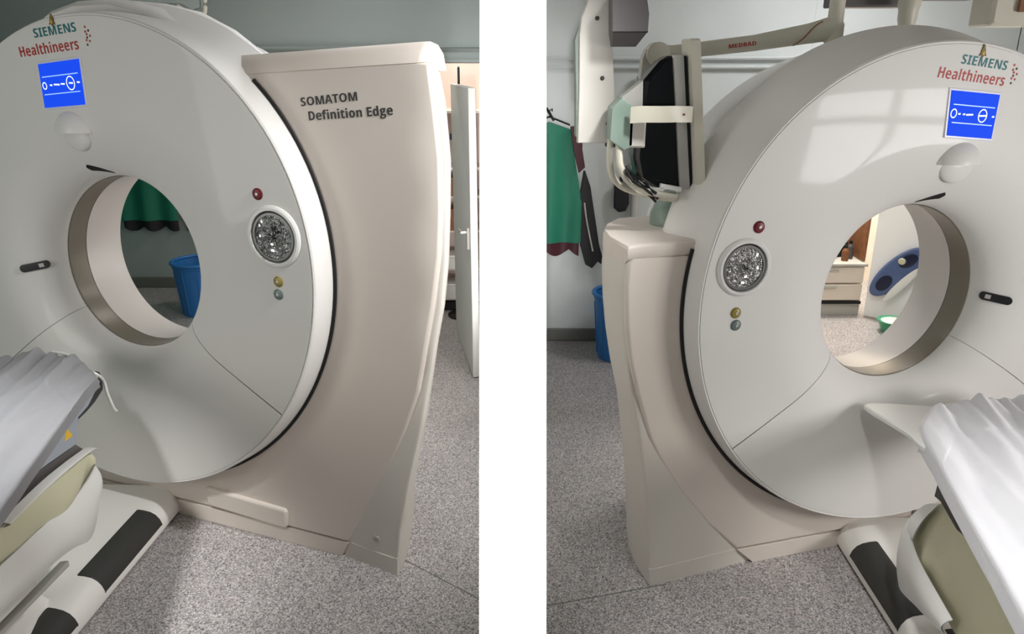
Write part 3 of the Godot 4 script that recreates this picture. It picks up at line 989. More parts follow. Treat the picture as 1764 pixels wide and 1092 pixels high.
func lights():
	# daylight from the window on the right
	var a := AreaLight3D.new()
	a.name = "window_daylight"; a.area_size = Vector2(1.2, .74); a.light_energy = LE.window
	a.light_color = Color(1.0, .985, .98); a.shadow_enabled = true; a.set("area_range", 14.0)
	add_child(a)
	a.position = Vector3(3.882, 1.45, -.9); a.rotation.y = PI / 2
	# fill light added on the left, dressed with an invented frosted pane
	var a2 := AreaLight3D.new()
	a2.name = "left_fill"; a2.area_size = Vector2(1.3, 1.5); a2.light_energy = LE.front
	a2.light_color = Color(1.0, .985, .965); a2.shadow_enabled = true; a2.set("area_range", 14.0)
	add_child(a2)
	a2.position = Vector3(-3.74, 1.6, -.8); a2.rotation.y = -PI / 2
	# fill light added on the solid partition to brighten the floor
	var a3 := AreaLight3D.new()
	a3.name = "partition_fill"; a3.area_size = Vector2(.46, 1.1); a3.light_energy = LE.part
	a3.light_color = Color(1.0, .98, .97); a3.shadow_enabled = true; a3.set("area_range", 8.0)
	add_child(a3)
	a3.position = Vector3(-.066, 1.0, -4.24); a3.rotation.y = PI / 2
	# ceiling panels added as fill light, out of view
	for w in [[Vector3(-1.7, 2.89, -.7), LE.pa, "above the front of the left bay"], [Vector3(1.0, 2.89, -.4), LE.pb, "above the front of the right bay"], [Vector3(-.75, 2.89, -3.9), LE.pc, "behind the left scanner"], [Vector3(2.0, 2.89, -4.3), LE.pd, "behind the right scanner"]]:
		var t := thing("fill_light", "added square white ceiling light panel " + w[2], "ceiling light", w[0], 0.0, "added ceiling fill panels")
		var mb := MB.new(); mb.box(Vector3(0, -.012, 0), Vector3(.62, .022, .62), .003)
		part("frame", mb, M.door, t)
		mb = MB.new(); mb.box(Vector3(0, -.025, 0), Vector3(.56, .008, .56), .002)
		part("diffuser", mb, M.lamp, t)
		var l := AreaLight3D.new()
		l.name = "panel_light"; l.area_size = Vector2(.56, .56); l.light_energy = w[1]
		l.light_color = Color(.985, .99, 1); l.shadow_enabled = true
		t.add_child(l); l.position = Vector3(0, -.04, 0); l.rotation.x = -PI / 2
	# unseen ceiling spots added to brighten the left rim and table feet
	for w in [[Vector3(.80, 2.89, -1.90), Vector3(-.75, .95, -2.78), LE.spot, 32.0, "added white ceiling spot between the bays brightening the left scanner rim"], [Vector3(-1.75, 2.89, -1.3), Vector3(-1.70, .1, -2.30), LE.s2, 20.0, "added white ceiling spot over the foot of the left table"], [Vector3(1.0, 2.89, -1.1), Vector3(1.25, .1, -2.0), LE.s3, 24.0, "added white ceiling spot over the foot of the right table"]]:
		var sp := thing("fill_spot", w[4], "lamp", w[0])
		var sm := MB.new(); sm.lathe([Vector2(.05, 0), Vector2(.05, -.02), Vector2(.012, -.03), Vector2(.012, -.10)], Transform3D.IDENTITY, 20)
		part("mount", sm, M.door, sp)
		var aim: Vector3 = (w[1] - w[0] + Vector3(0, .14, 0)).normalized()
		var q := Quaternion(Vector3.UP, aim)
		sm = MB.new(); sm.lathe([Vector2(.05, -.12), Vector2(.07, -.08), Vector2(.075, .0), Vector2(.068, .0), Vector2(.06, -.03)], Transform3D(Basis(q), Vector3(0, -.14, 0)), 28)
		part("head", sm, M.door, sp)
		var sl := SpotLight3D.new()
		sl.name = "spot_light"; sl.light_energy = w[2]; sl.light_size = .09; sl.spot_range = 9.0; sl.spot_attenuation = 2.0
		sl.spot_angle = w[3]; sl.spot_angle_attenuation = 1.0; sl.shadow_enabled = true
		sp.add_child(sl); sl.position = Vector3(0, -.14, 0) + aim * .10; sl.basis = Basis.looking_at(aim)
	# small unseen lamps added to brighten the two stores
	for w in [[Vector3(-.75, 2.80, -5.95), .9, "left store behind the bulkhead"], [Vector3(2.75, 2.80, -6.2), 4.5, "right store behind the doorway"]]:
		var t := thing("fill_light", "added round ceiling lamp in the " + w[2], "ceiling light", w[0])
		var mb := MB.new(); mb.lathe([Vector2(.12, .1), Vector2(.12, .05), Vector2(.09, .02), Vector2(.0001, .01)], Transform3D.IDENTITY, 24)
		part("globe", mb, M.lamp, t)
		var l := OmniLight3D.new()
		l.name = "globe_light"; l.light_energy = w[1]; l.light_size = .1; l.omni_range = 8.0; l.omni_attenuation = 2.0; l.shadow_enabled = true
		l.light_color = Color(1, .97, .93)
		t.add_child(l); l.position = Vector3(0, -.06, 0)
	# narrow spots on a mast added behind the camera to whiten the pillar
	var mast := thing("added_spot_mast", "added black lamp mast behind the camera with six narrow spots", "lamp", Vector3(0, 0, .55))
	var mb := MB.new(); mb.box(Vector3(0, 1.1, .06), Vector3(.03, 2.2, .03), .003); mb.box(Vector3(0, .01, .06), Vector3(.3, .02, .3), .003)
	part("pole", mb, M.dark, mast)
	for k in 6:
		var y: float = [.44, .76, 1.08, 1.40, 1.72, 2.04][k]
		mb = MB.new(); mb.lathe([Vector2(.03, -.06), Vector2(.035, .0), Vector2(.03, .0)], Transform3D(Basis(Vector3.RIGHT, PI / 2), Vector3(0, y, .0)), 20)
		part("spot_head", mb, M.dark, mast)
		var l := SpotLight3D.new()
		l.name = "spot_light"; l.spot_range = 8.0; l.spot_attenuation = 2.0; l.light_energy = 5.0; l.light_size = .03
		l.spot_angle = 7.0; l.spot_angle_attenuation = .9; l.shadow_enabled = true
		mast.add_child(l); l.position = Vector3(0, y, -.075)

# ------------------------------------------------------------------ right bay equipment
func P(x: float, y: float) -> Vector2: return Vector2(x, y)

func equipment():
	# bracket plate hanging from the ceiling beside the monitor
	var o := thing("support_bracket", "tall pale grey bracket plate left of the dark monitor", "bracket", Vector3(.29, 1.70, -2.80))
	var mb := MB.new()
	var pl := PackedVector2Array()
	for q in [P(.236, 1.712), P(.371, 1.712), P(.362, 1.884), P(.334, 2.20), P(.334, 2.60), P(.262, 2.60), P(.258, 2.18), P(.238, 2.134), P(.232, 2.078), P(.236, 1.9)]: pl.append(q - P(.29, 1.70))
	mb.extrude(pl, -.03, .03, .005)
	part("plate", mb, M.grey_plate, o)
	mb = MB.new()
	var pe := PackedVector2Array()
	for q in [P(.219, 2.06), P(.24, 2.12), P(.25, 1.72), P(.232, 1.73), P(.228, 1.9)]: pe.append(q - P(.29, 1.70))
	mb.extrude(pe, -.09, -.02, .004)
	part("side_cover", mb, M.green_box, o)
	mb = MB.new(); mb.box(Vector3(.01, 1.05, 0), Vector3(.06, .30, .06), .004)
	part("ceiling_stem", mb, M.grey_plate, o)
	for q in [P(.291, 2.130), P(.316, 1.935), P(.341, 1.780)]:
		mb = MB.new(); mb.lathe([Vector2(.0075, 0), Vector2(.0075, .002), Vector2(.005, .004), Vector2(.0001, .004)], Transform3D(Basis(Vector3.RIGHT, PI / 2), Vector3(q.x - .29, q.y - 1.70, .030)), 14)
		part("screw", mb, M.rubber, o)
	mb = MB.new(); mb.box(Vector3(.10, .004, .0), Vector3(.10, .014, .05), .003)
	part("foot_clip", mb, M.dark, o)
	# dark grey box on the bracket
	o = thing("control_box", "dark grey box fixed at the top right of the bracket plate", "box", Vector3(.388, 2.038, -2.708))
	mb = MB.new()
	var rings := []
	for l in [[-.0, -.047, .035, -.03], [.045, -.056, .060, .05], [.10, -.058, .061, .05], [.155, -.060, .050, .05]]:
		var r := PackedVector3Array()
		for q in [P(l[1], l[3]), P(l[2], l[3]), P(l[2], -.06), P(l[1], -.06)]: r.append(Vector3(q.x, l[0], q.y))
		rings.append(r)
	mb.loft(rings)
	part("case", mb, M.dark_box, o, 20)
	mb = MB.new(); mb.box(Vector3(.002, .044, .049), Vector3(.118, .004, .004), .001)
	part("lid_seam", mb, M.black, o)
	# ceiling arm
	o = thing("ceiling_support", "cream ceiling support with lettered jointed arm and posts above the right scanner", "support", Vector3(1.19, 2.1, -3.0))
	mb = MB.new()
	rings = []
	for l in [[.56, 2.020, .030, .024], [.60, 2.022, .026, .022], [.90, 2.055, .029, .024], [1.10, 2.088, .036, .028], [1.165, 2.102, .042, .034], [1.20, 2.106, .038, .034], [1.215, 2.108, .026, .026]]:
		var r := PackedVector3Array()
		for k in 16:
			var an := TAU * k / 16
			r.append(Vector3(l[0] - 1.19, l[1] - 2.1 + sin(an) * l[2], cos(an) * l[3]))
		rings.append(r)
	mb.loft(rings)
	var beam := part("spring_beam", mb, M.arm, o, 50)
	text("arm_lettering", "MEDRAD", Vector2(.806 - 1.19, 2.036 - 2.1), Vector2(.906 - 1.19, 2.048 - 2.1), .0235, .014, M.red_ink, beam)
	mb = MB.new()
	var grv := []
	for q in [P(1.04, 2.045), P(1.075, 2.070), P(1.11, 2.110), P(1.14, 2.130)]: grv.append(Vector3(q.x - 1.19, q.y - 2.1, .031))
	mb.tube(curve_pts(grv, 4), .0022, 6)
	part("cover_joint", mb, M.wood, o)
	mb = MB.new(); mb.lathe([Vector2(.030, -.05), Vector2(.043, -.046), Vector2(.043, .046), Vector2(.036, .052), Vector2(.0001, .054)], Transform3D(Basis(Vector3.RIGHT, PI / 2), Vector3(.543 - 1.19, 2.016 - 2.1, 0)), 28)
	part("elbow", mb, M.arm, o)
	mb = MB.new()
	mb.extrude(PackedVector2Array([P(.484 - 1.19, 1.93 - 2.1), P(.52 - 1.19, 1.94 - 2.1), P(.56 - 1.19, 1.985 - 2.1), P(.55 - 1.19, 2.03 - 2.1), P(.50 - 1.19, 2.035 - 2.1), P(.487 - 1.19, 2.0 - 2.1)]), -.045, .02, .006)
	part("elbow_yoke", mb, M.grey_plate, o)
	mb = MB.new(); mb.lathe([Vector2(.026, 0), Vector2(.034, .01), Vector2(.034, .07), Vector2(.028, .08), Vector2(.026, .86)], Transform3D(Basis.IDENTITY, Vector3(.008, -.05, 0)), 24)
	part("riser", mb, M.arm, o)
	# carriage and posts under the ceiling
	var so := Vector3(1.55 - 1.19, .1, -.3)
	mb = MB.new(); mb.lathe([Vector2(.012, -.085), Vector2(.030, -.075), Vector2(.036, -.05), Vector2(.036, -.02), Vector2(.042, 0), Vector2(.042, .70)], Transform3D(Basis.IDENTITY, so + Vector3(.02, 0, .08)), 28)
	part("post", mb, M.arm, o)
	mb = MB.new(); mb.box(so + Vector3(.40, .20, .10), Vector3(.21, .56, .16), .012)
	part("column", mb, M.arm, o)
	mb = MB.new(); mb.box(so + Vector3(.40, .12, .19), Vector3(.03, .30, .012), .002)
	part("column_slot", mb, M.wood, o)
	mb = MB.new(); mb.box(so + Vector3(-.10, .14, -.06), Vector3(.30, .28, .10), .008)
	part("motor_box", mb, M.dark_box, o)
	mb = MB.new(); mb.box(so + Vector3(.20, .17, -.08), Vector3(.30, .28, .08), .008)
	part("motor_box", mb, M.dark_box, o)
	mb = MB.new(); mb.box(so + Vector3(.15, .66, .0), Vector3(1.1, .07, .4), .008)
	part("track", mb, M.arm, o)
	# monitor seen from its edge, with post, strap, tubes and cables
	o = thing("monitor", "dark tilted monitor seen edge on beside the right scanner rim", "monitor", Vector3(.5, 1.55, -2.70))
	var og := Vector3(.5, 1.55, -2.70)
	mb = MB.new()
	# back shell: front edge at the frame strip, back tapering to the left
	var sh := []
	for l in [[2.008, .528, .562, .0], [1.99, .500, .566, .05], [1.926, .447, .572, .10], [1.78, .432, .588, .11], [1.67, .428, .600, .11], [1.60, .445, .606, .09], [1.565, .50, .610, .04]]:
		var r := PackedVector3Array()
		for q in [P(l[1], -.10), P(l[2], -.10), P(l[2], .01), P(l[1] + .02, .01), P(l[1], -.01)]: r.append(Vector3(q.x, l[0], og.z + q.y) - og)
		sh.append(r)
	mb.loft(sh)
	part("back_shell", mb, M.blackglass, o, 25)
	mb = MB.new()
	var fs := []
	for l in [[2.010, .540], [1.563, .594]]:
		var r := PackedVector3Array()
		for q in [P(0, -.12), P(.034, -.12), P(.034, .03), P(0, .03)]: r.append(Vector3(l[1] + q.x, l[0], og.z + q.y) - og)
		fs.append(r)
	mb.loft(fs)
	part("metal_frame", mb, M.steel, o)
	mb = MB.new()
	fs = []
	for l in [[2.008, .574], [1.565, .628]]:
		var r := PackedVector3Array()
		for q in [P(0, -.12), P(.010, -.12), P(.010, .026), P(0, .026)]: r.append(Vector3(l[1] + q.x, l[0], og.z + q.y) - og)
		fs.append(r)
	mb.loft(fs)
	part("screen_glass", mb, M.blackglass, o)
	mb = MB.new()
	fs = []
	for l in [[2.062, .580, .85], [2.056, .578, 1.0], [1.82, .605, 1.0], [1.586, .632, 1.0], [1.582, .633, .9]]:
		var r := PackedVector3Array()
		for q in [P(-.004, -.02), P(.012, .05), P(.042, .06), P(.047, .04), P(.040, -.03)]: r.append(Vector3(l[1] + q.x * l[2], l[0], og.z + q.y * l[2]) - og)
		fs.append(r)
	mb.loft(fs)
	part("handle_post", mb, M.arm, o, 30, "cream upright handle post")
	mb = MB.new()
	var st := []
	for q in [P(.395, .10), P(.43, .115), P(.49, .12), P(.55, .11), P(.612, .06)]:
		var y: float = 1.820 + (.004 if q.x > .42 and q.x < .56 else 0.0)
		var r := PackedVector3Array()
		for w in [P(0, -.0265), P(.006, -.0265), P(.006, .0265), P(0, .0265)]: r.append(Vector3(q.x, y + w.y, og.z + q.y - w.x) - og)
		st.append(r)
	mb.loft(st)
	part("strap", mb, M.arm, o, 30, "cream curved strap")
	mb = MB.new(); mb.lathe([Vector2(.004, 0), Vector2(.004, .002), Vector2(.0001, .003)], Transform3D(Basis(Vector3.RIGHT, PI / 2), Vector3(.575, 1.822, og.z + .095) - og), 10)
	part("screw", mb, M.wood, o)
	mb = MB.new()
	mb.extrude(PackedVector2Array([P(.332 - .5, 1.735 - 1.55), P(.385 - .5, 1.70 - 1.55), P(.415 - .5, 1.715 - 1.55), P(.415 - .5, 1.842 - 1.55), P(.37 - .5, 1.875 - 1.55), P(.336 - .5, 1.84 - 1.55)]), -.05, .07, .006)
	part("hinge_box", mb, M.green_box, o)
	mb = MB.new(); mb.box(Vector3(.425, 1.765, og.z + .03) - og, Vector3(.06, .11, .08), .006)
	part("hinge_block", mb, M.grey_plate, o)
	mb = MB.new()
	mb.extrude(PackedVector2Array([P(.37 - .5, 1.875 - 1.55), P(.44 - .5, 1.93 - 1.55), P(.445 - .5, 1.80 - 1.55), P(.39 - .5, 1.82 - 1.55)]), -.03, .05, .004)
	part("mount_plate", mb, M.steel, o)
	for w in [[[P(.345, 1.74), P(.348, 1.632), P(.385, 1.572), P(.474, 1.540), P(.59, 1.522)], 0.0, .012], [[P(.368, 1.74), P(.375, 1.648), P(.412, 1.592), P(.485, 1.556), P(.58, 1.536)], .05, .013]]:
		mb = MB.new()
		var path := []
		for q in w[0]: path.append(Vector3(q.x, q.y, og.z + w[1]) - og)
		mb.tube(curve_pts(path, 6), w[2], 10)
		part("bent_tube", mb, M.arm, o)
	rng.seed = 12
	for k in 6:
		mb = MB.new()
		var path := []
		for i in 5: path.append(Vector3(.395 + i * .028 + rng.randf_range(-.008, .008), 1.64 - i * .022 + rng.randf_range(-.012, .012) - k * .004, og.z + .055 + rng.randf_range(-.02, .02)) - og)
		mb.tube(curve_pts(path, 5), .0055, 6)
		part("cable", mb, M.black, o)
	mb = MB.new(); mb.box(Vector3(.555, 1.572, og.z + .05) - og, Vector3(.075, .014, .03), .003, Basis(Vector3(0, 0, 1), -.18))
	part("bottom_bracket", mb, M.plastic_white, o)
	# foot joining the tubes to the shoulder
	mb = MB.new(); mb.lathe([Vector2(.085, -.0), Vector2(.085, .04), Vector2(.07, .075), Vector2(.055, .09), Vector2(.04, .125), Vector2(.0001, .127)], Transform3D(Basis.IDENTITY, Vector3(.61, 1.405, -2.84) - og), 28)
	part("pivot", mb, M.green_box, o)
	# wall things in the right bay
	apron("lead_apron", "green lead apron with dark edging hanging left of the monitor bracket", Vector3(.255, 1.60, -5.34), 0.0, .47, .84, M.maroon, .4)
	o = thing("dark_coat", "black coat hanging behind the green apron beside the right scanner", "coat", Vector3(.56, 1.50, -5.33))
	mb = MB.new()
	mb.extrude(PackedVector2Array([P(-.062, -.23), P(-.05, -.23), P(-.01, -.34), P(.065, -.75), P(.115, -.92), P(.06, -.88), P(.02, -.93), P(-.03, -.90), P(-.07, -.76), P(-.09, -.45)]), .005, .035, .006)
	part("body", mb, M.trim_black, o)
	mb = MB.new(); mb.tube([Vector3(-.076, -.2, .02), Vector3(-.08, -.02, .02)], .005, 6)
	part("loop", mb, M.black, o)
	mb = MB.new(); mb.tube(curve_pts([Vector3(-.05, -.45, .038), Vector3(-.03, -.58, .042), Vector3(.02, -.8, .04)], 5), .006, 6)
	part("belt", mb, M.grey_plate, o)
	o = thing("wall_hook", "short black hook above the green apron at the pillar", "hook", Vector3(.255, 1.66, -5.35))
	mb = MB.new(); mb.tube(curve_pts([Vector3(-.02, .03, .01), Vector3(0, 0, .03), Vector3(.03, -.05, .05)], 5), .009, 8)
	part("hook", mb, M.black, o)
	o = thing("dark_pouch", "small black pouch on the wall under the bracket tubes", "pouch", Vector3(.765, 1.10, -5.33))
	mb = MB.new(); mb.extrude(PackedVector2Array([P(-.05, .08), P(.055, .06), P(.06, -.06), P(.04, -.11), P(-.01, -.12), P(-.045, -.09)]), .0, .05, .02)
	part("pouch", mb, M.trim_black, o)
	mb = MB.new(); mb.box(Vector3(0, .10, .01), Vector3(.02, .06, .02), .003)
	part("loop", mb, M.trim_black, o)
	o = thing("wall_column", "thin grey pipe on the wall above the right scanner shoulder", "pipe", Vector3(.86, 0, -5.30))
	mb = MB.new(); mb.lathe([Vector2(.025, .0), Vector2(.025, 1.9)], Transform3D.IDENTITY, 14)
	part("pipe", mb, M.grey_plate, o)
	mb = MB.new(); mb.box(Vector3(0, 1.3, -.02), Vector3(.07, .03, .04), .004)
	part("clip", mb, M.steel, o)
	bin("blue waste bin behind the left shoulder of the right scanner", Vector3(.76, 0, -5.02), .49, .19, M.blue_bin)

func left_bay_things():
	bin("blue waste bin seen through the bore of the left scanner", Vector3(-2.585, 0, -6.02), .46, .20, M.blue_bin)
	apron("lead_apron", "green lead apron at the left edge of the view through the left bore", Vector3(-3.25, 1.50, -6.74), 0.0, .50, .86, M.trim_black, 1.1)
	apron("lead_apron", "green lead apron nearest the blue bin behind the left scanner", Vector3(-2.72, 1.44, -6.74), 0.0, .44, .80, M.trim_black, 2.6)
	# ceiling monitor frame at the top of the left picture
	var o := thing("ceiling_screen", "grey ceiling hung screen with white rounded frame above the left scanner", "screen", Vector3(-1.95, 2.2, -4.5))
	var mb := MB.new()
	mb.extrude(PackedVector2Array([P(-.40, .5), P(.235, .5), P(.225, .075), P(.18, .06), P(.13, .09), P(-.05, .10), P(-.40, .10)]), -.05, .0, .006)
	part("casing", mb, M.wall_grey, o)
	mb = MB.new(); mb.tube(curve_pts([Vector3(.25, .5, .0), Vector3(.255, .2, .0), Vector3(.25, .06, .0), Vector3(.215, .03, .0), Vector3(.16, .045, .0), Vector3(.10, .08, 0)], 5), .013, 10)
	part("frame_tube", mb, M.arm, o)
	mb = MB.new(); mb.box(Vector3(-.05, .57, -.02), Vector3(.06, .26, .06), .004)
	part("hanger", mb, M.arm, o)
	# store behind the bulkhead: shelf, drawers, small boxes, door leaf
	var zb := -6.10
	o = thing("shelf_unit", "tall open shelf unit in the store right of the left scanner", "shelf", Vector3(-.45, 0, -6.15))
	mb = MB.new(); mb.box(Vector3(0, 1.05, -.24), Vector3(.62, 2.1, .02), .002)
	part("back_board", mb, M.pink, o)
	for x in [-.31, .31]:
		mb = MB.new(); mb.box(Vector3(x, 1.05, -.08), Vector3(.02, 2.1, .34), .002)
		part("side_board", mb, M.pink, o)
	for y in [.10, .36, .68, .96, 1.18, 1.62]:
		mb = MB.new(); mb.box(Vector3(0, y, -.08), Vector3(.60, .02, .34), .002)
		part("shelf_board", mb, M.beige, o)
	mb = MB.new(); mb.box(Vector3(0, .04, .08), Vector3(.60, .075, .02), .002)
	part("plinth", mb, M.gasket, o)
	o = thing("clothes_pole", "thin black pole before the store shelves", "pole", Vector3(-.40, 0, -5.93))
	mb = MB.new(); mb.lathe([Vector2(.13, 0), Vector2(.13, .015), Vector2(.012, .03), Vector2(.009, 1.95), Vector2(.0001, 1.96)], Transform3D.IDENTITY, 16)
	part("pole", mb, M.black, o)
	mb = MB.new(); mb.box(Vector3(-.03, 1.45, .0), Vector3(.09, .05, .05), .006)
	part("clamp", mb, M.navy_dark, o)
	for w in [["carton", "brown carton on the upper store shelf", Vector3(-.44, .97, -6.13), Vector3(.20, .13, .18), M.wood], ["carton", "reddish brown carton on the middle store shelf", Vector3(-.44, .69, -6.13), Vector3(.22, .16, .18), M.wood], ["plastic_box", "white plastic box on the lower store shelf", Vector3(-.48, .37, -6.12), Vector3(.20, .10, .2), M.drawer], ["plastic_box", "white plastic box on the bottom store shelf", Vector3(-.48, .11, -6.12), Vector3(.20, .12, .2), M.drawer]]:
		o = thing(w[0], w[1], "box", w[2], .1)
		mb = MB.new(); mb.box(Vector3(0, w[3].y / 2, 0), w[3], .004)
		part("body", mb, w[4], o)
		mb = MB.new(); mb.box(Vector3(0, w[3].y + .006, 0), Vector3(w[3].x + .012, .014, w[3].z + .012), .003)
		part("lid", mb, w[4], o)
	o = thing("camera_clamp", "dark clamp lying on the high store shelf", "clamp", Vector3(-.40, 1.19, -6.08))
	mb = MB.new(); mb.tube(curve_pts([Vector3(-.05, .02, .02), Vector3(0, .09, .02), Vector3(.03, .06, .02), Vector3(.07, .11, .0)], 5), .02, 8)
	mb.box(Vector3(0, .02, .02), Vector3(.12, .035, .05), .006)
	part("grip", mb, M.wood, o)
	mb = MB.new(); mb.box(Vector3(.02, .1, .03), Vector3(.05, .04, .04), .006)
	part("head", mb, M.black, o)
	# door leaf standing open
	var d := Node3D.new()
	d.name = "door_1"; d.position = Vector3(-.235, 0, -4.62)
	d.rotation.y = .19
	add_child(d)
	d.set_meta("kind", "structure"); d.set_meta("label", "pale grey door leaf standing open right of the left scanner"); d.set_meta("category", "door")
	mb = MB.new(); mb.box(Vector3(0, .925, -.46), Vector3(.045, 1.84, .92), .004)
	part("leaf", mb, M.door, d)
	mb = MB.new(); mb.box(Vector3(-.03, .93, -.07), Vector3(.02, .14, .04), .004)
	part("handle_plate", mb, M.steel, d)
	mb = MB.new(); mb.tube([Vector3(-.03, .97, -.07), Vector3(-.07, .97, -.07), Vector3(-.075, .97, -.17)], .009, 8)
	part("handle", mb, M.steel, d)
	o = thing("blue_crate", "blue crate on the floor behind the open door", "crate", Vector3(-.18, 0, -5.02))
	mb = MB.new(); mb.lathe([Vector2(.0001, .01), Vector2(.10, .01), Vector2(.10, 0), Vector2(.13, .26), Vector2(.14, .265), Vector2(.14, .28), Vector2(.125, .28), Vector2(.095, .02), Vector2(.0001, .02)], Transform3D.IDENTITY, 4)
	part("tub", mb, M.blue_bin, o)
	mb = MB.new(); mb.box(Vector3(-.04, .2, .09), Vector3(.06, .02, .02), .003)
	part("grip", mb, M.blue_bin, o)

func right_store():
	var o := thing("store_cabinet", "beige low cabinet with drawers seen through the right bore", "cabinet", Vector3(2.52, 0, -6.12))
	var mb := MB.new(); mb.box(Vector3(0, .26, -.02), Vector3(.70, .32, .36), .003)
	part("carcass", mb, M.beige, o)
	mb = MB.new(); mb.box(Vector3(0, .05, .17), Vector3(.70, .10, .02), .002)
	part("toe_board", mb, M.grey_plate, o)
	mb = MB.new(); mb.box(Vector3(0, .112, .185), Vector3(.70, .022, .03), .002)
	part("black_strip", mb, M.gasket, o)
	for y in [.198, .346]:
		mb = MB.new(); mb.box(Vector3(0, y, .185), Vector3(.69, .135, .02), .006)
		var dr := part("drawer", mb, M.beige, o)
		mb = MB.new(); mb.box(Vector3(.05, y + .045, .202), Vector3(.16, .012, .016), .003)
		part("drawer_pull", mb, M.steel, dr)
	mb = MB.new(); mb.box(Vector3(0, .432, .0), Vector3(.72, .024, .42), .004)
	part("worktop", mb, M.grey_plate, o)
	mb = MB.new(); mb.box(Vector3(0, .95, -.22), Vector3(.70, 1.0, .02), .003)
	part("back_board", mb, M.beige, o)
	mb = MB.new(); mb.box(Vector3(.345, .75, -.03), Vector3(.016, .60, .38), .003)
	part("side_board", mb, M.wood, o)
	for k in 4:
		var t := thing("small_bottle", ["small black bottle on the cabinet seen through the right bore", "small white bottle on the cabinet seen through the right bore", "small brown bottle on the cabinet seen through the right bore", "small grey bottle on the cabinet seen through the right bore"][k], "bottle", Vector3(2.60 + k * .065, .445, -6.02 - (k % 2) * .07), 0, "bottles on the store cabinet")
		mb = MB.new(); mb.lathe([Vector2(.026, 0), Vector2(.028, .01), Vector2(.028, .08 + .02 * (k % 2)), Vector2(.012, .105 + .02 * (k % 2)), Vector2(.0001, .108 + .02 * (k % 2))], Transform3D.IDENTITY, 14)
		part("body", mb, [M.trim_black, M.plastic_white, M.wood, M.dark_box][k], t)
		mb = MB.new(); mb.lathe([Vector2(.013, .10 + .02 * (k % 2)), Vector2(.013, .13 + .02 * (k % 2)), Vector2(.0001, .131 + .02 * (k % 2))], Transform3D.IDENTITY, 12)
		part("cap", mb, M.trim_black, t)
	o = thing("dark_bag", "crumpled black bag behind the small bottles on the store cabinet", "bag", Vector3(2.70, .445, -6.20))
	rng.seed = 31
	mb = MB.new()
	var bl := []
	for j in 7:
		var ring := PackedVector3Array()
		for i in 18:
			var an := TAU * i / 18
			var rr: float = [.10, .12, .125, .115, .10, .07, .02][j] * rng.randf_range(.88, 1.1)
			ring.append(Vector3(cos(an) * rr, j * .033, sin(an) * rr * .6))
		bl.append(ring)
	mb.loft(bl)
	part("bag", mb, M.trim_black, o, 50)
	mb = MB.new(); mb.tube(curve_pts([Vector3(-.05, .18, 0), Vector3(-.03, .25, .01), Vector3(.04, .25, .01), Vector3(.05, .18, 0)], 5), .006, 6)
	part("handle", mb, M.trim_black, o)
	# white door leaf with a blue oval on it
	var d := Node3D.new()
	d.name = "door_2"; d.position = Vector3(3.36, 0, -5.49)
	d.rotation.y = -.75
	add_child(d)
	d.set_meta("kind", "structure"); d.set_meta("label", "white door leaf with blue oval seen through the right bore"); d.set_meta("category", "door")
	mb = MB.new(); mb.box(Vector3(-.31, 1.0, 0), Vector3(.62, 1.98, .04), .004)
	part("leaf", mb, M.wall_white, d)
	var q := thing("oval_holder", "blue oval holder with dark opening on the white door in the right bore", "holder", Vector3(3.36, 0, -5.49), d.rotation.y)
	var oval := func(cx, cy, rx, ry, tilt, n) -> PackedVector2Array:
		var p := PackedVector2Array()
		for k in n:
			var a: float = TAU * k / n
			var e := Vector2(cos(a) * rx, sin(a) * ry).rotated(tilt)
			p.append(Vector2(cx + e.x, cy + e.y))
		return p
	mb = MB.new(); mb.extrude(oval.call(-.41, .42, .27, .105, .90, 40), .02, .06, .018, Transform3D.IDENTITY, 4)
	part("shell", mb, M.navy, q)
	mb = MB.new(); mb.extrude(oval.call(-.49, .32, .075, .048, .95, 28), .055, .066, .006)
	part("opening", mb, M.navy_dark, q)
	mb = MB.new(); mb.extrude(oval.call(-.34, .53, .075, .045, .7, 28), .055, .07, .008)
	part("upper_opening", mb, M.navy_dark, q)
	mb = MB.new(); mb.extrude(oval.call(-.38, .52, .028, .026, 0, 20), .06, .085, .008)
	part("cap", mb, M.plastic_cream, q)
	mb = MB.new(); mb.extrude(oval.call(-.36, .33, .19, .032, .95, 30), .05, .075, .01)
	part("white_rail", mb, M.plastic_white, q)
	q = thing("basin", "green basin with white inside on the floor under the door in the right bore", "basin", Vector3(2.96, 0, -5.53))
	var bs := Transform3D(Basis.from_scale(Vector3(.66, .66, .66)))
	mb = MB.new(); mb.lathe([Vector2(.0001, .004), Vector2(.11, .004), Vector2(.12, 0), Vector2(.17, .13), Vector2(.185, .14), Vector2(.182, .146), Vector2(.165, .135)], bs, 32)
	part("bowl", mb, M.basin, q)
	mb = MB.new(); mb.lathe([Vector2(.164, .125), Vector2(.12, .145), Vector2(.06, .16), Vector2(.0001, .165)], bs, 28)
	part("content", mb, M.plastic_white, q)

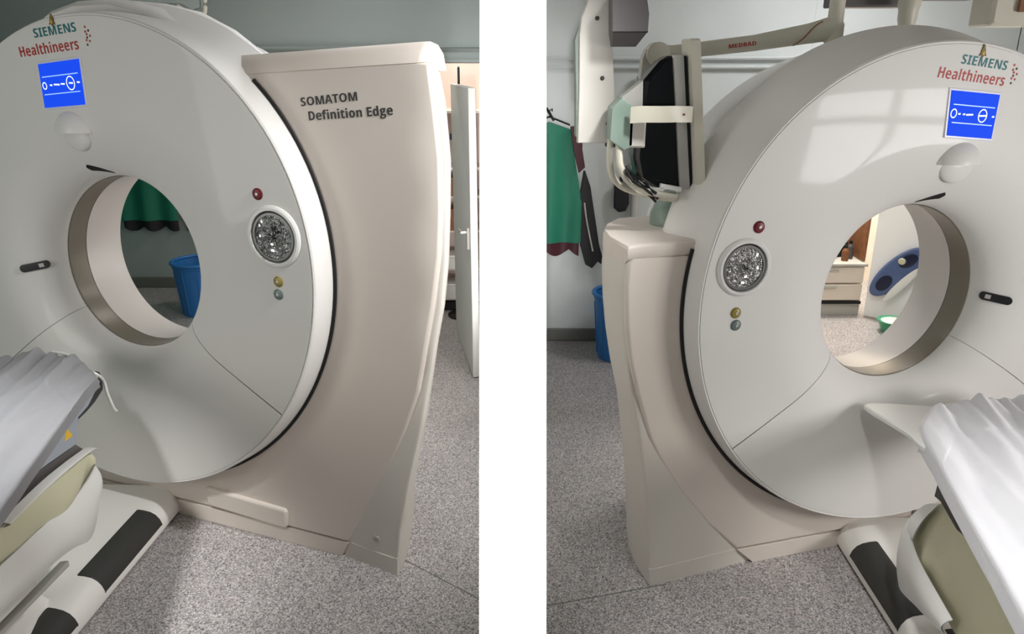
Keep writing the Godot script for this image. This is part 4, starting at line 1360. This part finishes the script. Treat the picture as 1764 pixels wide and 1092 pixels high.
# ------------------------------------------------------------------ scene
func _ready():
	var cam := Camera3D.new()
	cam.name = "camera"
	cam.fov = rad_to_deg(2.0 * atan(546.0 / 1300.0))
	cam.position = Vector3(0, CAM_Y, 0)
	cam.rotation.x = -.3257
	cam.near = .05
	add_child(cam)
	cam.current = true
	var we := WorldEnvironment.new()
	we.name = "environment"
	var env := Environment.new()
	env.background_mode = Environment.BG_COLOR
	env.background_color = Color(.55, .6, .65)
	env.tonemap_mode = Environment.TONE_MAPPER_LINEAR
	env.tonemap_exposure = 1.24
	env.sdfgi_enabled = true; env.ssao_enabled = true; env.ssil_enabled = true
	we.environment = env
	add_child(we)
	make_materials()
	lights()
	room()
	var LA := Vector3(-1.6346, 0, -2.9475); var LY := -.3699
	var RA := Vector3(1.5622, 0, -2.7291); var RY := .2715
	scanner(SL, LA, LY, "white ring scanner in the left bay with lettered tall right shoulder", 1.0, 1.047, {
		"hood": true, "slant": .02,
		"screen": [P(-.161, 1.980), P(.052, 2.0), P(.045, 1.838), P(-.168, 1.821)],
		"glyphs": [[.10, "ring", .010], [.26, "bar", .012], [.40, "bar", .03], [.55, "bar", .02], [.74, "ring", .02], [.75, "bar", .02], [.93, "bar", .014]],
		"s0": P(-.159, 2.074), "s1": P(.059, 2.094), "sh": .031, "h0": P(-.251, 2.006), "h1": P(.058, 2.034), "hh": .036, "dots": P(.107, 2.078), "emblem": P(-.055, 2.132),
		"dome": P(-.055, 1.732), "red": P(.791, 1.547), "yellow": P(.842, 1.231), "grey": P(.837, 1.182), "disp": P(.843, 1.397), "dispr": .094, "dtilt": .05,
		"bright": [Vector3(-.05, .50, 1.2), Vector3(-.05, .26, 1.0), Vector3(-.55, -.05, .8), Vector3(-.5, -.45, .7), Vector3(-.38, -.6, .8)],
		"slots": [[P(-.466, 1.154), .064, .017, .12]], "lip": [103.0, 89.0]})
	scanner(SR, RA, RY, "white ring scanner in the right bay beside the hanging monitor", .955, 1.0, {
		"slant": -.04,
		"screen": [P(-.053, 1.897), P(.159, 1.879), P(.159, 1.727), P(-.039, 1.744)],
		"glyphs": [[.08, "ring", .012], [.20, "bar", .010], [.30, "bar", .01], [.42, "bar", .03], [.70, "ring", .018], [.70, "bar", .03], [.93, "bar", .010]],
		"s0": P(-.030, 1.984), "s1": P(.170, 1.961), "sh": .030, "h0": P(-.119, 1.939), "h1": P(.171, 1.909), "hh": .035, "dots": P(.207, 1.948), "emblem": P(.056, 2.022),
		"dome": P(.053, 1.640), "red": P(-.751, 1.457), "yellow": P(-.808, 1.155), "grey": P(-.803, 1.109), "disp": P(-.793, 1.318), "dispr": .085, "dtilt": -.04,
		"bright": [Vector3(-.05, .60, 1.1), Vector3(.05, .35, 1.0), Vector3(.55, .0, .9), Vector3(.45, -.55, 1.0)],
		"slots": [[P(.415, 1.088), .060, .017, -.10]], "lip": [79.0, 92.0]})
	# left table, sheet, drape
	var k := {"T": P(-.05, .20), "D": P(.56, .828), "N": P(.828, -.56), "nc": -.16, "hw": .303, "y": .855, "len": 1.55, "sd": .3, "nose": .02, "colc": .95,
		"tn": [-.463, -.42, -.35, -.275, -.163, -.046, .045, .116, .143], "ta": [.08, .02, -.05, -.075, -.114, -.08, .017, .124, .188],
		"b0": P(.052, -.12), "bd": P(.3180, .9481), "bn": P(.9481, -.3180), "pads": [[.17, .62, .0], [.80, 1.28, .0]]}
	var t := table(k, LA, LY, "white patient table entering the left scanner from the lower left")
	part("side_rail", side_slab(k, [P(.10, .806), P(.273, .781), P(.385, .790), P(.449, .717), P(.707, .780), P(.93, .830), P(1.5, .838), P(1.5, .848), P(.13, .842)], .128, .03, .004), M.alu, t, 30, "pale blue metal side rail")
	part("rail_lip", side_slab(k, [P(.13, .836), P(.40, .806), P(.72, .815), P(.93, .834), P(.93, .846), P(.13, .846)], .134, .010, .003), M.steel, t)
	part("warning_sticker", side_slab(k, [P(.475, .762), P(.512, .808), P(.545, .778)], .131, .004, .001), M.sign_yellow, t)
	part("gap_shade", side_slab(k, [P(.29, .605), P(.66, .690), P(1.02, .765), P(1.5, .80), P(1.5, .835), P(.93, .825), P(.60, .755), P(.45, .715), P(.40, .70)], .10, .06, .004), M.dark_box, t)  # dark slab standing for the shade below the side rail
	part("tip_belt", side_slab(k, [P(.0, .815), P(-.06, .79), P(-.084, .752), P(-.062, .704), P(.052, .700), P(.16, .708), P(.289, .726), P(.173, .790)], .083, .10, .012), M.black, t, 40, "black belt under the tip")
	part("grip_bar", side_slab(k, [P(.715, .402), P(1.21, .540), P(1.21, .556), P(.715, .424)], .13, .03, .006), M.steel, t)
	sheet(k, LA, LY, "table_sheet", "wrinkled white sheet coloured grey for shade over the left patient table", M.sheet_shaded, .03, .012, .862, -.01)
	var o := thing("sheet_tie", "white curved tie hanging from the tip of the left table sheet", "tie", LA, LY)
	var mb := MB.new()
	var path := []
	for q in [Vector3(-.11, -.10, .872), Vector3(-.06, -.02, .868), Vector3(.06, .06, .855), Vector3(.085, .115, .832), Vector3(.03, .118, .78), Vector3(.02, .12, .72), Vector3(-.005, .125, .645), Vector3(-.03, .125, .62)]: path.append(tp(k, q.x, q.y, q.z))
	mb.tube(curve_pts(path, 6), .006, 8)
	part("cord", mb, M.plastic_white, o)
	o = thing("plastic_drape", "white and cream plastic sheet hanging beside the left table", "drape", LA, LY)
	part("outer_fold", drape(k, [Vector3(.304, .10, .552), Vector3(.32, .126, .556), Vector3(.53, .13, .566), Vector3(.90, .13, .652), Vector3(1.5, .13, .79)], [Vector3(.300, .08, .43), Vector3(.33, .12, .42), Vector3(.491, .13, .363), Vector3(.771, .13, .477), Vector3(1.5, .13, .69)], 7.0, .0025, .7), M.plastic_white, o, 60)
	part("inner_fold", drape(k, [Vector3(.285, .10, .605), Vector3(.371, .105, .645), Vector3(.734, .115, .735), Vector3(1.065, .12, .793), Vector3(1.5, .12, .85)], [Vector3(.29, .10, .52), Vector3(.53, .11, .53), Vector3(.9, .11, .61), Vector3(1.1, .11, .66), Vector3(1.5, .11, .74)], 10.0, .010, 2.0), M.plastic_cream, o, 60)
	part("top_hem", drape(k, [Vector3(.275, .11, .612), Vector3(.371, .118, .655), Vector3(.734, .125, .745), Vector3(1.065, .125, .80)], [Vector3(.275, .12, .600), Vector3(.371, .125, .636), Vector3(.734, .130, .722), Vector3(1.065, .13, .782)], 5.0, .001, 2.0), M.plastic_white, o, 60)
	# right table, sheet, drape
	k = {"T": P(.15, .11), "D": P(-.5025, .865), "N": P(-.865, -.5025), "nc": -.1, "hw": .309, "y": .745, "len": 1.65, "sd": 1.9, "nose": -.02, "colc": 1.0,
		"tn": [-.409, -.35, -.245, -.104, .013, .124, .202, .209], "ta": [.08, -.03, -.084, -.048, .01, .093, .263, .335],
		"b0": P(-.133, -.103), "bd": P(-.2956, .9553), "bn": P(-.9553, -.2956), "pads": [[.147, .58, .0], [.65, 1.1, .05]]}
	t = table(k, RA, RY, "white patient table entering the right scanner from the lower right")
	part("gap_shade", side_slab(k, [P(.40, .54), P(.47, .56), P(1.6, .62), P(1.6, .71), P(.42, .69)], .155, .06, .004), M.rubber, t)  # dark slab standing for the shaded gap between sheet and drape
	var wing := MB.new()
	var wr := []
	for l in [[.706, .0], [.710, .006], [.722, .006], [.727, .0]]:
		var r := PackedVector3Array()
		for q in curve_pts([P(.036, .10), P(.050, .25), P(.075, .345), P(.13, .335), P(.20, .295), P(.30, .240), P(.375, .222), P(.40, .19), P(.30, .08), P(.15, .02)], 4): r.append(tp(k, q.x, q.y + l[1], l[0] - .05 * clampf((q.x - .05) / .4, 0, 1) * 0.0))
		wr.append(r)
	wing.loft(wr)
	part("tip_wing", wing, M.plastic_white, t, 40, "white rounded wing at the tip")
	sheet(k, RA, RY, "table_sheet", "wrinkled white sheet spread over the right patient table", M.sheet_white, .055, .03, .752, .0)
	o = thing("plastic_drape", "cream and white plastic sheet hanging beside the right table", "drape", RA, RY)
	part("outer_fold", drape(k, [Vector3(.385, .215, .43), Vector3(.46, .222, .40), Vector3(.62, .225, .40), Vector3(.95, .225, .45)], [Vector3(.40, .21, .26), Vector3(.435, .222, .174), Vector3(.671, .225, .266), Vector3(.95, .225, .39)], 6.0, .003, .4), M.plastic_white, o, 60)
	part("inner_fold", drape(k, [Vector3(.46, .14, .555), Vector3(.606, .15, .578), Vector3(.92, .15, .625), Vector3(1.5, .15, .71)], [Vector3(.385, .20, .33), Vector3(.56, .20, .325), Vector3(.80, .20, .36), Vector3(1.5, .20, .50)], 13.0, .009, 1.0), M.plastic_cream, o, 60)
	part("side_fold", drape(k, [Vector3(.50, .165, .57), Vector3(.43, .185, .52), Vector3(.375, .205, .44)], [Vector3(.47, .218, .35), Vector3(.41, .218, .30), Vector3(.38, .212, .27)], 3.0, .002, .4), M.plastic_white, o, 60)
	equipment()
	left_bay_things()
	right_store()
